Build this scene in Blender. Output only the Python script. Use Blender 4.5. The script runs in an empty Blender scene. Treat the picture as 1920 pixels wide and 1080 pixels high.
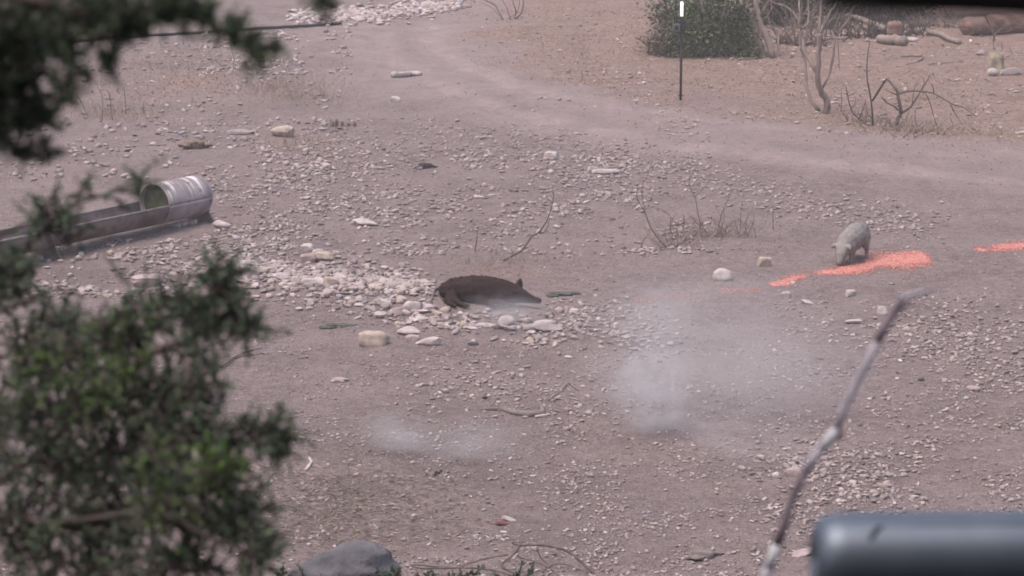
import bpy, bmesh, math, random
import numpy as np
from mathutils import Vector, Matrix, Euler
R = math.radians
random.seed(7); rng = np.random.default_rng(11)
sc = bpy.context.scene
col = sc.collection

# ---------------------------------------------------------------- camera, world, sun, exposure
F, CX, CY = 4800.0, 960.0, 540.0            # focal length in photo pixels (1920 wide)
CAM_Z = 6.5
PITCH = math.atan(1007.0 / F)
cam = bpy.data.cameras.new('camera'); camo = bpy.data.objects.new('camera', cam); col.objects.link(camo)
camo.location = (0, 0, CAM_Z); camo.rotation_euler = (math.pi / 2 - PITCH, 0, 0)
cam.sensor_width = 36; cam.lens = 36 * F / 1920
cam.clip_start = .05; cam.clip_end = 2500
cam.dof.use_dof = True; cam.dof.focus_distance = 34; cam.dof.aperture_fstop = 18
cam.dof.aperture_blades = 0
sc.camera = camo

SUN_EL, SUN_AZ = R(70), R(-120)              # azimuth from +Y towards +X
w = bpy.data.worlds.new('World'); sc.world = w; w.use_nodes = True
nt = w.node_tree; nt.nodes.clear()
out = nt.nodes.new('ShaderNodeOutputWorld'); bg = nt.nodes.new('ShaderNodeBackground'); sky = nt.nodes.new('ShaderNodeTexSky')
sky.sky_type = 'NISHITA'; sky.sun_disc = False; sky.sun_elevation = SUN_EL; sky.sun_rotation = SUN_AZ
sky.air_density = 1.2; sky.dust_density = 4.5; sky.ozone_density = 1.0
bg.inputs[1].default_value = .14
nt.links.new(sky.outputs[0], bg.inputs[0]); nt.links.new(bg.outputs[0], out.inputs[0])
sun = bpy.data.lights.new('sun', 'SUN'); suno = bpy.data.objects.new('sun', sun); col.objects.link(suno)
sun.energy = 1.5; sun.angle = R(32); sun.color = (1, .90, .82); sun.specular_factor = .35
sd = Vector((math.sin(SUN_AZ) * math.cos(SUN_EL), math.cos(SUN_AZ) * math.cos(SUN_EL), math.sin(SUN_EL)))
suno.rotation_euler = (-sd).to_track_quat('-Z', 'Y').to_euler()
sc.view_settings.view_transform = 'Standard'; sc.view_settings.look = 'None'
sc.view_settings.exposure = 0.56; sc.view_settings.gamma = 1; sc.view_settings.use_curve_mapping = False
sc.cycles.filter_width = 1.8
sc.cycles.volume_step_rate = 2.0; sc.cycles.volume_max_steps = 96
sc.cycles.max_bounces = 6; sc.cycles.volume_bounces = 1

# ---------------------------------------------------------------- reading places off the photo
cp, sp = math.cos(PITCH), math.sin(PITCH)
def ray(px, py):
    a, b = (px - CX) / F, (py - CY) / F
    return np.array([a, cp - b * sp, -sp - b * cp])
def D(px, py, d):
    return np.array([0, 0, CAM_Z]) + ray(px, py) * d
def to_px(x, y, z):
    dy, dz = y, z - CAM_Z
    dep = np.maximum(dy * cp - dz * sp, .05); up = dy * sp + dz * cp
    return CX + F * x / dep, CY - F * up / dep

def vnoise(x, y, seed=0):
    xi, yi = np.floor(x).astype(np.int64), np.floor(y).astype(np.int64)
    fx, fy = x - xi, y - yi
    fx, fy = fx * fx * (3 - 2 * fx), fy * fy * (3 - 2 * fy)
    def h(a, b):
        n = (a * 374761393 + b * 668265263 + seed * 974634777) & 0x7fffffff
        n = ((n ^ (n >> 13)) * 1274126177) & 0x7fffffff
        return ((n ^ (n >> 16)) & 0xffff) / 65535.0
    return (h(xi, yi) * (1 - fx) + h(xi + 1, yi) * fx) * (1 - fy) + (h(xi, yi + 1) * (1 - fx) + h(xi + 1, yi + 1) * fx) * fy
def fbm(x, y, o=4, seed=0):
    s, a, t = 0, 1, 0
    for i in range(o):
        s = s + a * vnoise(x * 2 ** i, y * 2 ** i, seed + i * 17); t += a; a *= .5
    return s / t
def sstep(a, b, x):
    t = np.clip((x - a) / (b - a), 0, 1); return t * t * (3 - 2 * t)
def flat_xy(px, py):
    r = ray(px, py); t = CAM_Z / -r[2]; return np.array([r[0] * t, r[1] * t])
def pl_dist(x, y, pts):
    d = np.full(np.shape(x), 1e9)
    for (ax, ay), (bx, by) in zip(pts, pts[1:]):
        vx, vy = bx - ax, by - ay; L = vx * vx + vy * vy
        t = np.clip(((x - ax) * vx + (y - ay) * vy) / L, 0, 1)
        d = np.minimum(d, np.hypot(x - ax - t * vx, y - ay - t * vy))
    return d
ROAD = [flat_xy(*p) for p in ((1010, -70), (880, -8), (775, 38), (745, 75), (800, 125), (890, 172), (1010, 208), (1200, 238), (1450, 272), (1700, 300), (2200, 345))]
RUT1 = [flat_xy(*p) for p in ((700, 62), (722, 110), (800, 158), (900, 196), (1040, 238), (1250, 272), (1500, 305), (1800, 335), (2200, 370))]
RUT2 = [flat_xy(*p) for p in ((815, 48), (800, 78), (858, 124), (960, 162), (1120, 196), (1320, 222), (1560, 246), (1850, 272), (2200, 300))]
HEAP = [flat_xy(*p) for p in ((380, 520), (520, 530), (640, 545), (760, 560), (830, 572))]
BERM = [flat_xy(*p) for p in ((720, 622), (850, 632), (980, 628), (1100, 640))]

def H(x, y):
    x = np.asarray(x, float); y = np.asarray(y, float)
    z = .10 * (fbm(x * .35, y * .35, 3, 3) - .5) + .075 * (fbm(x * 1.6, y * 1.6, 4, 9) - .5)
    z = z + .13 * np.exp(-(pl_dist(x, y, HEAP) / .55) ** 2) + .05 * np.exp(-(pl_dist(x, y, BERM) / .3) ** 2)
    z = z - .06 * np.exp(-(pl_dist(x, y, RUT1) / .28) ** 2) - .05 * np.exp(-(pl_dist(x, y, RUT2) / .28) ** 2)
    z = z + .02 * sstep(70, 200, y) * (y - 70) * .6
    hill = 6.13 - .325 * np.maximum(y, 1.6)
    k = sstep(19.2, 17.6, y)
    return z * (1 - k) + (hill + .4 * z) * k + 0 * x
def G(px, py, dz=0.):
    r = ray(px, py); t = (CAM_Z) / -r[2]
    for _ in range(12):
        p = r * t; z = float(H(p[0], p[1])) + dz
        t = (CAM_Z - z) / -r[2]
    p = r * t; return np.array([p[0], p[1], CAM_Z - (CAM_Z - z)])
def depth_of(p): return float(p[1] * cp - (p[2] - CAM_Z) * sp)
def gz(x, y): return float(H(x, y))

# ---------------------------------------------------------------- helpers
def tag(o, label=None, cat=None, group=None, kind=None):
    if label: o['label'] = label
    if cat:
        o['category'] = cat; kind = kind or 'thing'
    if group: o['group'] = group
    if kind: o['kind'] = kind
    return o
def empty(name, loc, rz=0):
    o = bpy.data.objects.new(name, None); col.objects.link(o)
    o.location = loc; o.rotation_euler = (0, 0, rz); o.empty_display_size = .1; return o
class MB:
    def __init__(s): s.v = []; s.f = []; s.c = []; s.n = 0
    def add(s, V, Fc, c=None):
        V = np.asarray(V, float); s.v.append(V)
        Fc = [tuple(int(i) + s.n for i in f) for f in Fc]; s.f += Fc; s.n += len(V)
        s.c.append(np.tile(np.array(c if c is not None else (1, 1, 1)), (len(V), 1)))
    def tube(s, P, rad, n=7, cap=True, c=None, wob=0):
        P = [np.array(p, float) for p in P]
        if np.isscalar(rad): rad = [rad] * len(P)
        V, Fc = [], []; u = None
        for i, p in enumerate(P):
            t = P[min(i + 1, len(P) - 1)] - P[max(i - 1, 0)]; t = t / (np.linalg.norm(t) + 1e-9)
            if u is None:
                u = np.cross(t, (0, 0, 1.)) if abs(t[2]) < .9 else np.cross(t, (1., 0, 0))
            u = u - t * u.dot(t); u /= np.linalg.norm(u) + 1e-9; v = np.cross(t, u)
            for k in range(n):
                a = 2 * math.pi * k / n; rr = rad[i] * (1 + wob * (random.random() - .5))
                V.append(p + (u * math.cos(a) + v * math.sin(a)) * rr)
        for i in range(len(P) - 1):
            for k in range(n):
                a, b = i * n + k, i * n + (k + 1) % n; Fc.append((a, b, b + n, a + n))
        if cap:
            Fc.append(tuple(range(n - 1, -1, -1))); Fc.append(tuple(range((len(P) - 1) * n, len(P) * n)))
        s.add(V, Fc, c)
    def box(s, lo, hi, c=None, bev=0):
        x0, y0, z0 = lo; x1, y1, z1 = hi
        s.add([(x0, y0, z0), (x1, y0, z0), (x1, y1, z0), (x0, y1, z0), (x0, y0, z1), (x1, y0, z1), (x1, y1, z1), (x0, y1, z1)],
              [(3, 2, 1, 0), (4, 5, 6, 7), (0, 1, 5, 4), (1, 2, 6, 5), (2, 3, 7, 6), (3, 0, 4, 7)], c)
    def build(s, name, mat, parent=None, smooth=True, attr=False, bevel=0):
        V = np.concatenate(s.v); me = bpy.data.meshes.new(name)
        me.from_pydata(V.tolist(), [], s.f); me.update()
        if attr:
            ca = me.color_attributes.new('tint', 'FLOAT_COLOR', 'POINT')
            C = np.concatenate(s.c); ca.data.foreach_set('color', np.hstack([C, np.ones((len(C), 1))]).astype(np.float32).ravel())
        if smooth: me.polygons.foreach_set('use_smooth', [True] * len(me.polygons))
        if bevel:
            bm = bmesh.new(); bm.from_mesh(me)
            bmesh.ops.bevel(bm, geom=bm.edges[:], offset=bevel, segments=2, affect='EDGES', clamp_overlap=True); bm.to_mesh(me); bm.free()
        me.materials.append(mat); o = bpy.data.objects.new(name, me); col.objects.link(o)
        if parent: o.parent = parent
        return o
def raw_mesh(name, V, T, mat, colr=None, smooth=False, parent=None):
    """fast path: all faces have the same number of corners (numpy in, one mesh object out)"""
    k = T.shape[1]; me = bpy.data.meshes.new(name)
    me.vertices.add(len(V)); me.vertices.foreach_set('co', V.astype(np.float32).ravel())
    me.loops.add(T.size); me.loops.foreach_set('vertex_index', T.astype(np.int32).ravel())
    me.polygons.add(len(T)); me.polygons.foreach_set('loop_start', np.arange(0, T.size, k, dtype=np.int32))
    me.polygons.foreach_set('loop_total', np.full(len(T), k, dtype=np.int32))
    if smooth: me.polygons.foreach_set('use_smooth', np.ones(len(T), dtype=bool))
    me.update(calc_edges=True)
    if colr is not None:
        ca = me.color_attributes.new('tint', 'FLOAT_COLOR', 'POINT')
        ca.data.foreach_set('color', np.hstack([colr, np.ones((len(colr), 1))]).astype(np.float32).ravel())
    me.materials.append(mat); o = bpy.data.objects.new(name, me); col.objects.link(o)
    if parent: o.parent = parent
    return o

# ---------------------------------------------------------------- materials
def M(name, c1, c2=None, scale=6., rough=.85, bump=0., detail=6, attr=False, metal=0., spec=.3, lo=.35, hi=.65, coord='Object', bscale=None, stretch=None):
    m = bpy.data.materials.new(name); m.use_nodes = True; t = m.node_tree; b = t.nodes['Principled BSDF']
    b.inputs['Roughness'].default_value = rough; b.inputs['Metallic'].default_value = metal
    b.inputs['Specular IOR Level'].default_value = spec
    tc = t.nodes.new('ShaderNodeTexCoord'); src = tc.outputs[coord]
    if stretch:
        mp = t.nodes.new('ShaderNodeMapping'); mp.inputs['Scale'].default_value = stretch; t.links.new(src, mp.inputs[0]); src = mp.outputs[0]
    nz = t.nodes.new('ShaderNodeTexNoise'); nz.inputs['Scale'].default_value = scale; nz.inputs['Detail'].default_value = detail
    t.links.new(src, nz.inputs['Vector'])
    rp = t.nodes.new('ShaderNodeValToRGB'); rp.color_ramp.elements[0].position = lo; rp.color_ramp.elements[1].position = hi
    rp.color_ramp.elements[0].color = (*c1, 1); rp.color_ramp.elements[1].color = (*(c2 or c1), 1)
    t.links.new(nz.outputs[0], rp.inputs[0]); c = rp.outputs[0]
    if attr:
        at = t.nodes.new('ShaderNodeAttribute'); at.attribute_name = 'tint'
        mx = t.nodes.new('ShaderNodeMix'); mx.data_type = 'RGBA'; mx.blend_type = 'MULTIPLY'; mx.inputs[0].default_value = 1
        t.links.new(c, mx.inputs[6]); t.links.new(at.outputs['Color'], mx.inputs[7]); c = mx.outputs[2]
    t.links.new(c, b.inputs['Base Color'])
    if bump:
        bp = t.nodes.new('ShaderNodeBump'); bp.inputs['Strength'].default_value = 1; bp.inputs['Distance'].default_value = bump
        n2 = nz
        if bscale:
            n2 = t.nodes.new('ShaderNodeTexNoise'); n2.inputs['Scale'].default_value = bscale; n2.inputs['Detail'].default_value = 5
            t.links.new(src, n2.inputs['Vector'])
        t.links.new(n2.outputs[0], bp.inputs['Height']); t.links.new(bp.outputs[0], b.inputs['Normal'])
    return m

def ground_material():
    m = bpy.data.materials.new('dirt'); m.use_nodes = True; t = m.node_tree; b = t.nodes['Principled BSDF']
    b.inputs['Roughness'].default_value = .95; b.inputs['Specular IOR Level'].default_value = .12
    L = t.links.new; N = t.nodes.new
    tc = N('ShaderNodeTexCoord'); co = tc.outputs['Object']
    def noise(s, d=6, r=.6):
        n = N('ShaderNodeTexNoise'); n.inputs['Scale'].default_value = s; n.inputs['Detail'].default_value = d; n.inputs['Roughness'].default_value = r
        L(co, n.inputs['Vector']); return n.outputs[0]
    def ramp(x, a, b_, ca=(0, 0, 0), cb=(1, 1, 1)):
        r = N('ShaderNodeValToRGB'); r.color_ramp.elements[0].position = a; r.color_ramp.elements[1].position = b_
        r.color_ramp.elements[0].color = (*ca, 1); r.color_ramp.elements[1].color = (*cb, 1); L(x, r.inputs[0]); return r.outputs[0]
    def mix(f, a, c, mode='MIX'):
        x = N('ShaderNodeMix'); x.data_type = 'RGBA'; x.blend_type = mode
        if isinstance(f, float): x.inputs[0].default_value = f
        else: L(f, x.inputs[0])
        for i, v in ((6, a), (7, c)):
            if isinstance(v, tuple): x.inputs[i].default_value = (*v, 1)
            else: L(v, x.inputs[i])
        return x.outputs[2]
    def math_(op, a, c):
        x = N('ShaderNodeMath'); x.operation = op
        for i, v in ((0, a), (1, c)):
            if isinstance(v, (int, float)): x.inputs[i].default_value = v
            else: L(v, x.inputs[i])
        return x.outputs[0]
    at = N('ShaderNodeAttribute'); at.attribute_name = 'zone'; se = N('ShaderNodeSeparateColor'); L(at.outputs['Color'], se.inputs[0])
    road, litter, dark_patch = se.outputs[0], se.outputs[1], se.outputs[2]
    soil = mix(ramp(noise(.9, 8, .62), .38, .62), (.255, .190, .183), (.172, .125, .120))
    soil = mix(ramp(noise(7, 6, .7), .42, .72), soil, (.305, .24, .238))
    soil = mix(ramp(noise(22, 6, .75), .53, .66), soil, (.115, .087, .088))  # dark mottling painted in for small shadows between pebbles
    soil = mix(ramp(noise(34, 5, .75), .54, .66), soil, (.33, .27, .262))
    lit = mix(ramp(noise(4, 9, .78), .38, .60), (.37, .255, .22), (.225, .148, .126))
    lit = mix(ramp(noise(19, 6, .75), .52, .66), lit, (.46, .345, .29))
    lit = mix(ramp(noise(11, 7, .8), .50, .62), lit, (.15, .098, .082))
    lit = mix(ramp(noise(1.1, 6, .7), .50, .68), lit, (.215, .142, .116))
    rd = mix(ramp(noise(1.3, 8, .68), .36, .64), (.40, .31, .302), (.29, .226, .222))
    rd = mix(ramp(noise(4.5, 8, .75), .52, .70), rd, (.235, .18, .175))
    rd = mix(ramp(noise(20, 6, .7), .53, .70), rd, (.19, .145, .14))
    c = mix(litter, soil, lit); c = mix(road, c, rd)
    c = mix(math_('MULTIPLY', dark_patch, .8), c, (.118, .092, .086))  # patches and rut lines mixed toward a darker brown
    # small chips pressed in the dirt, too small to model one by one
    vo = N('ShaderNodeTexVoronoi'); vo.inputs['Scale'].default_value = 17; L(co, vo.inputs['Vector'])
    vo2 = N('ShaderNodeTexVoronoi'); vo2.inputs['Scale'].default_value = 38; L(co, vo2.inputs['Vector'])
    pk = ramp(noise(2.2, 4, .6), .40, .58)
    chip = math_('MULTIPLY', ramp(vo.outputs['Distance'], .22, .30, (1, 1, 1), (0, 0, 0)), pk)
    chip2 = math_('MULTIPLY', ramp(vo2.outputs['Distance'], .24, .33, (1, 1, 1), (0, 0, 0)), ramp(noise(3.7, 4, .6), .46, .6))
    keep = math_('SUBTRACT', 1.0, math_('MULTIPLY', road, .75))
    chips = math_('MULTIPLY', math_('MAXIMUM', chip, math_('MULTIPLY', chip2, .8)), keep)
    c = mix(math_('MULTIPLY', chips, .8), c, (.40, .33, .32))
    L(c, b.inputs['Base Color'])
    bp = N('ShaderNodeBump'); bp.inputs['Distance'].default_value = .07; bp.inputs['Strength'].default_value = 1
    hgt = math_('ADD', math_('MULTIPLY', noise(9, 8, .68), .9), math_('MULTIPLY', chips, .5))
    hgt = math_('ADD', hgt, math_('MULTIPLY', noise(45, 4, .6), .35))
    L(hgt, bp.inputs['Height']); L(bp.outputs[0], b.inputs['Normal'])
    return m

# ---------------------------------------------------------------- ground: one sheet out to the horizon
def axis(parts):
    a = []
    for lo, hi, st in parts: a += list(np.arange(lo, hi, st))
    return a
gx = axis([(0, 6, .055), (6, 16, .11), (16, 30, .6), (30, 120, 6), (120, 901, 60)])
gx = np.array(sorted(set([-v for v in gx] + gx)))
gy = np.array(axis([(-400, -40, 60), (-40, -4, 4), (-4, 17, .25), (17, 34, .055), (34, 60, .12), (60, 85, .22), (85, 160, 3), (160, 1201, 80)]))
X, Y = np.meshgrid(gx, gy); Z = H(X, Y)
PXg, PYg = to_px(X, Y, Z)
def zone_masks(X, Y):
    nz = fbm(X * .8, Y * .5, 4, 31) - .5
    dr = pl_dist(X, Y, ROAD); road = np.clip(.50 * sstep(2.7, .9, dr + nz * 3.2) + .75 * np.maximum(np.exp(-(pl_dist(X, Y, RUT1) / .5) ** 2), np.exp(-(pl_dist(X, Y, RUT2) / .5) ** 2)) * (.55 + nz), 0, 1)
    px, py = to_px(X, Y, 0 * X)
    # boundary of the leaf strewn ground beyond the track on the right
    bx = np.array([600, 820, 850, 900, 1000, 1120, 1250, 1500, 1700, 1920, 2400]); by = np.array([-40, -10, 60, 125, 160, 198, 222, 246, 278, 300, 330])
    edge = np.interp(px, bx, by) + nz * 110
    litter = sstep(40, -60, py - edge) * sstep(780, 860, px + nz * 60)
    litl = np.exp(-(((px - 330) / 210) ** 2 + ((py - 150) / 45) ** 2)) * .75 + np.exp(-(((px - 560) / 70) ** 2 + ((py - 275) / 22) ** 2)) * .6
    straw = np.exp(-(((px - 640) / 190) ** 2 + ((py - 935) / 75) ** 2)) * .55
    spill = np.exp(-(((px - 930) / 90) ** 2 + ((py - 515) / 18) ** 2)) * .7 + np.exp(-(((px - 1740) / 220) ** 2 + ((py - 275) / 16) ** 2)) * .8
    litter = np.clip(np.maximum(litter, (litl + straw + spill) * np.clip(.5 + nz * 2.2, 0, 1.4)), 0, 1)
    dark_patch = .95 * np.exp(-(((px - 860) / 330) ** 2 + ((py - 875) / 95) ** 2)) + .7 * np.exp(-(((px - 200) / 170) ** 2 + ((py - 515) / 50) ** 2)) \
        + .55 * np.exp(-(((px - 620) / 55) ** 2 + ((py - 610) / 12) ** 2)) + .5 * np.exp(-(((px - 1090) / 120) ** 2 + ((py - 1000) / 40) ** 2)) \
        + .30 * np.exp(-(pl_dist(X, Y, RUT1) / .2) ** 2) + .28 * np.exp(-(dr / .4) ** 2) * sstep(.3, .7, fbm(X * 1.5, Y * .7, 3, 12))
    dark_patch = np.clip(dark_patch * np.clip(.55 + nz * 2.4, 0, 1.3), 0, 1)
    far = Y > 120
    return np.where(far, 0, road * (1 - .0)), np.where(far, .6, litter * (1 - road)), np.where(far, 0, dark_patch)
zr, zl, zd = zone_masks(X, Y)
ny, nx = X.shape
V = np.stack([X.ravel(), Y.ravel(), Z.ravel()], 1)
i = np.arange(ny - 1)[:, None] * nx + np.arange(nx - 1)[None, :]
T = np.stack([i, i + 1, i + 1 + nx, i + nx], -1).reshape(-1, 4)
ground = raw_mesh('ground', V, T, ground_material(), smooth=True)
ca = ground.data.color_attributes.new('zone', 'FLOAT_COLOR', 'POINT')
ca.data.foreach_set('color', np.stack([zr.ravel(), zl.ravel(), zd.ravel(), np.ones(zr.size)], 1).astype(np.float32).ravel())
tag(ground, 'stony pinkish grey dirt clearing with a two track road', kind='structure')

# ---------------------------------------------------------------- bark, wood, leaf materials
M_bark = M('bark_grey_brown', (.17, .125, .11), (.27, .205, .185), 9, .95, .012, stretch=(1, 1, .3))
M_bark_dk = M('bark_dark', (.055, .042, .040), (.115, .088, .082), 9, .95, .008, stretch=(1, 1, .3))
M_twig = M('dry_twig', (.10, .075, .068), (.17, .13, .118), 14, .95)
M_wood = M('weathered_wood', (.19, .145, .13), (.30, .235, .215), 10, .9, .008, stretch=(1, 1, .3))
M_redwood = M('rotten_red_wood', (.15, .082, .066), (.30, .195, .165), 5, .95, .03, stretch=(.35, 1, 1.6))
M_leaf = M('leaf', (.8, .8, .8), (1, 1, 1), 30, .6, attr=True, spec=.25)
M_straw = M('straw', (.8, .8, .8), (1, 1, 1), 30, .9, attr=True, spec=.1)

def leaf_cloud(C, U, L, W, colr, fold=.25, rs=None, flat=False):
    """C centres, U long axes (unit), L lengths, W widths -> folded leaf shapes, 4 triangles-ish quads (2 quads each)"""
    rs = rs or rng; n = len(C)
    A = rs.normal(size=(n, 3)); A -= U * (A * U).sum(1, keepdims=True); A /= np.linalg.norm(A, axis=1, keepdims=True) + 1e-9
    if flat:
        A = np.cross(U, np.array([0, 0, 1.])) + .35 * A; A /= np.linalg.norm(A, axis=1, keepdims=True) + 1e-9
    B = np.cross(U, A)
    L = L[:, None]; W = W[:, None]
    base = C - U * L * .5; tip = C + U * L * .5 + B * L * -.12
    mid = C + B * W * fold
    l = C - A * W * .5 - U * L * .03; r = C + A * W * .5 - U * L * .03
    V = np.stack([base, l, tip, r, mid], 1).reshape(-1, 3)
    o = np.arange(n)[:, None] * 5
    T = np.concatenate([o + np.array([[0, 4, 1]]), o + np.array([[1, 4, 2]]), o + np.array([[2, 4, 3]]), o + np.array([[3, 4, 0]])])
    return V, T, np.repeat(colr, 5, axis=0)
def tints(n, base, var=.35, rs=None):
    rs = rs or rng
    base = np.atleast_2d(base); b = base[rs.integers(0, len(base), n)]
    return b * np.exp(rs.normal(0, var, (n, 1))) * np.exp(rs.normal(0, .06, (n, 3)))
def unit(a): return a / (np.linalg.norm(a, axis=-1, keepdims=True) + 1e-9)

# ---------------------------------------------------------------- stones
def ico(sub):
    bm = bmesh.new(); bmesh.ops.create_icosphere(bm, subdivisions=sub, radius=1)
    V = np.array([v.co[:] for v in bm.verts]); T = np.array([[v.index for v in f.verts] for f in bm.faces]); bm.free(); return V, T
ICO = {s: ico(s) for s in (1, 2, 3, 4)}
def stone_template(sub, kind, rs):
    Vd, T = ICO[sub]
    K = 10; n = unit(rs.normal(size=(K, 3))); d = rs.uniform(.62, 1, K); k = 9
    if kind == 'blocky':
        n = np.array([(1, 0, 0), (-1, 0, 0), (0, 1, 0), (0, -1, 0), (0, 0, 1), (0, 0, -1)], float) + rs.normal(0, .16, (6, 3)); n = unit(n); d = rs.uniform(.72, .92, 6); k = 11
    if kind == 'rounded': k = 4.5; d = rs.uniform(.8, 1, K)
    q = np.maximum(Vd @ n.T, 0) / d
    r = (q ** k).sum(1) ** (-1 / k); r = np.minimum(r, 1.15)
    V = Vd * r[:, None]
    ph = rs.uniform(0, 6, 3)
    if sub >= 2:
        V *= (1 + .05 * np.sin(V[:, [0]] * 5 + ph[0]) * np.sin(V[:, [1]] * 6 + ph[1]) + .03 * np.sin(V[:, [2]] * 11 + ph[2]) + rs.normal(0, .012 if sub > 2 else .02, (len(V), 1)))
    s = {'flat': (1.1, .85, .36), 'rounded': (1, .85, .72), 'blocky': (1, .75, .66), 'long': (1.5, .62, .5), 'chip': (1.15, .8, .36)}[kind]
    return V * s, T
def rotz(a):
    c, s = math.cos(a), math.sin(a); return np.array([[c, -s, 0], [s, c, 0], [0, 0, 1]])
STONE_MATS = {
    'white': M('chalk_stone', (.38, .32, .31), (.53, .455, .445), 12, .9, .01, spec=.15),
    'buff': M('buff_stone', (.34, .265, .22), (.47, .385, .33), 12, .9, .01, spec=.15),
    'grey': M('grey_stone', (.25, .21, .21), (.36, .305, .305), 12, .9, .01, spec=.15),
    'pinkish': M('pink_stone', (.31, .235, .23), (.43, .335, .33), 12, .9, .01, spec=.15)}
def stone_obj(name, pos, size, kind, tint, sub, rs, rz=None, sink=.3, tilt=.2, scale=(1, 1, 1), mat=None):
    V, T = stone_template(sub, kind, rs)
    V = V * (np.array(scale) * size / 2)
    e = Euler((rs.normal(0, tilt), rs.normal(0, tilt), rs.uniform(0, 6.28) if rz is None else rz)).to_matrix()
    V = V @ np.array(e).T
    zmin = V[:, 2].min(); V[:, 2] -= zmin; hgt = V[:, 2].max()
    V[:, 2] -= sink * hgt
    o = raw_mesh(name, V, T, mat or STONE_MATS[tint], smooth=True)
    try: o.data.set_sharp_from_angle(angle=R(38))
    except Exception: pass
    o.location = pos; return o

# landmark phrases used to say where a stone lies
LAND = [(350, 385, 'the rusty trough hood'), (200, 455, 'the open trough'), (700, 637, 'the tan block rock'), (855, 560, "the dark hog's rump"),
        (985, 565, "the dark hog's head"), (1600, 465, 'the grey pig'), (1480, 528, 'the left red bait patch'), (1690, 488, 'the widest red bait patch'),
        (1875, 465, 'the rightmost red bait patch'), (1276, 150, 'the camera post'), (1545, 205, 'the forked bare tree'), (1673, 240, 'the broken dead bush'),
        (985, 465, 'the arching dry stick'), (1240, 440, 'the thin brown twig bush'), (1350, 430, 'the taller twig bush'), (965, 772, 'the crooked fallen limb'),
        (660, 1045, 'the grey boulder'), (763, 144, 'the white slab on the track'), (530, 248, 'the cream rock'), (545, 55, 'the black pipe'),
        (1355, 517, 'the round white rock'), (1435, 490, 'the squat buff rock'), (205, 220, 'the dry weed stalks'), (1040, 1040, 'the looping bare twigs'),
        (575, 870, 'the pale bone'), (795, 312, 'the black bark lump'), (280, 527, 'the buried pale block'), (1870, 120, 'the pale stump'),
        (940, 20, 'the leafless shrub by the track'), (1660, 590, 'the dark twig tip'), (1560, 810, 'the banded twig'), (1700, 960, 'the rifle muzzle'),
        (640, 610, 'the grey bark scrap'), (1055, 550, 'the dark dung patch'), (500, 560, 'the leafy bush tip'), (365, 270, 'the brown stump bits'),
        (635, 230, 'the row of stubs'), (1230, 720, 'the thick dust plume'), (745, 815, 'the small dust puff'), (608, 483, 'the round rock over the gravel')]
cell_used = {}
KINDS = ['flat', 'rounded', 'blocky', 'long']; TINTS = ['white', 'buff', 'grey', 'pinkish']
def where_is(px, py):
    b = min(LAND, key=lambda l: (l[0] - px) ** 2 + 6 * (l[1] - py) ** 2)
    dx, dy = px - b[0], (py - b[1]) * 2.4
    far = abs(dx) > 110 or abs(dy) > 130
    if abs(dx) > abs(dy): w_ = ('well to the left of' if dx < 0 else 'well to the right of') if far else ('just left of' if dx < 0 else 'just right of')
    else: w_ = ('some way behind' if dy < 0 else 'some way in front of') if far else ('just behind' if dy < 0 else 'just in front of')
    return b[2], w_
def stone_label(px, py, size_px):
    lm, w_ = where_is(px, py)
    used = cell_used.setdefault((lm, w_), [])
    for mod in ('', 'half buried ', 'tilted ', 'smaller ', 'smallest '):
        opts = [(k, t, mod) for k in KINDS for t in TINTS if (k, t, mod) not in used]
        if opts: break
    wts = [{'white': 3, 'buff': 1, 'grey': 2, 'pinkish': 3}[t] for k, t, _ in opts]
    ch = random.choices(opts, wts)[0]; used.append(ch)
    return ch[0], ch[1], ch[2], f'{ch[2]}{ch[0]} {ch[1]} stone {w_} {lm}'

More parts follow.
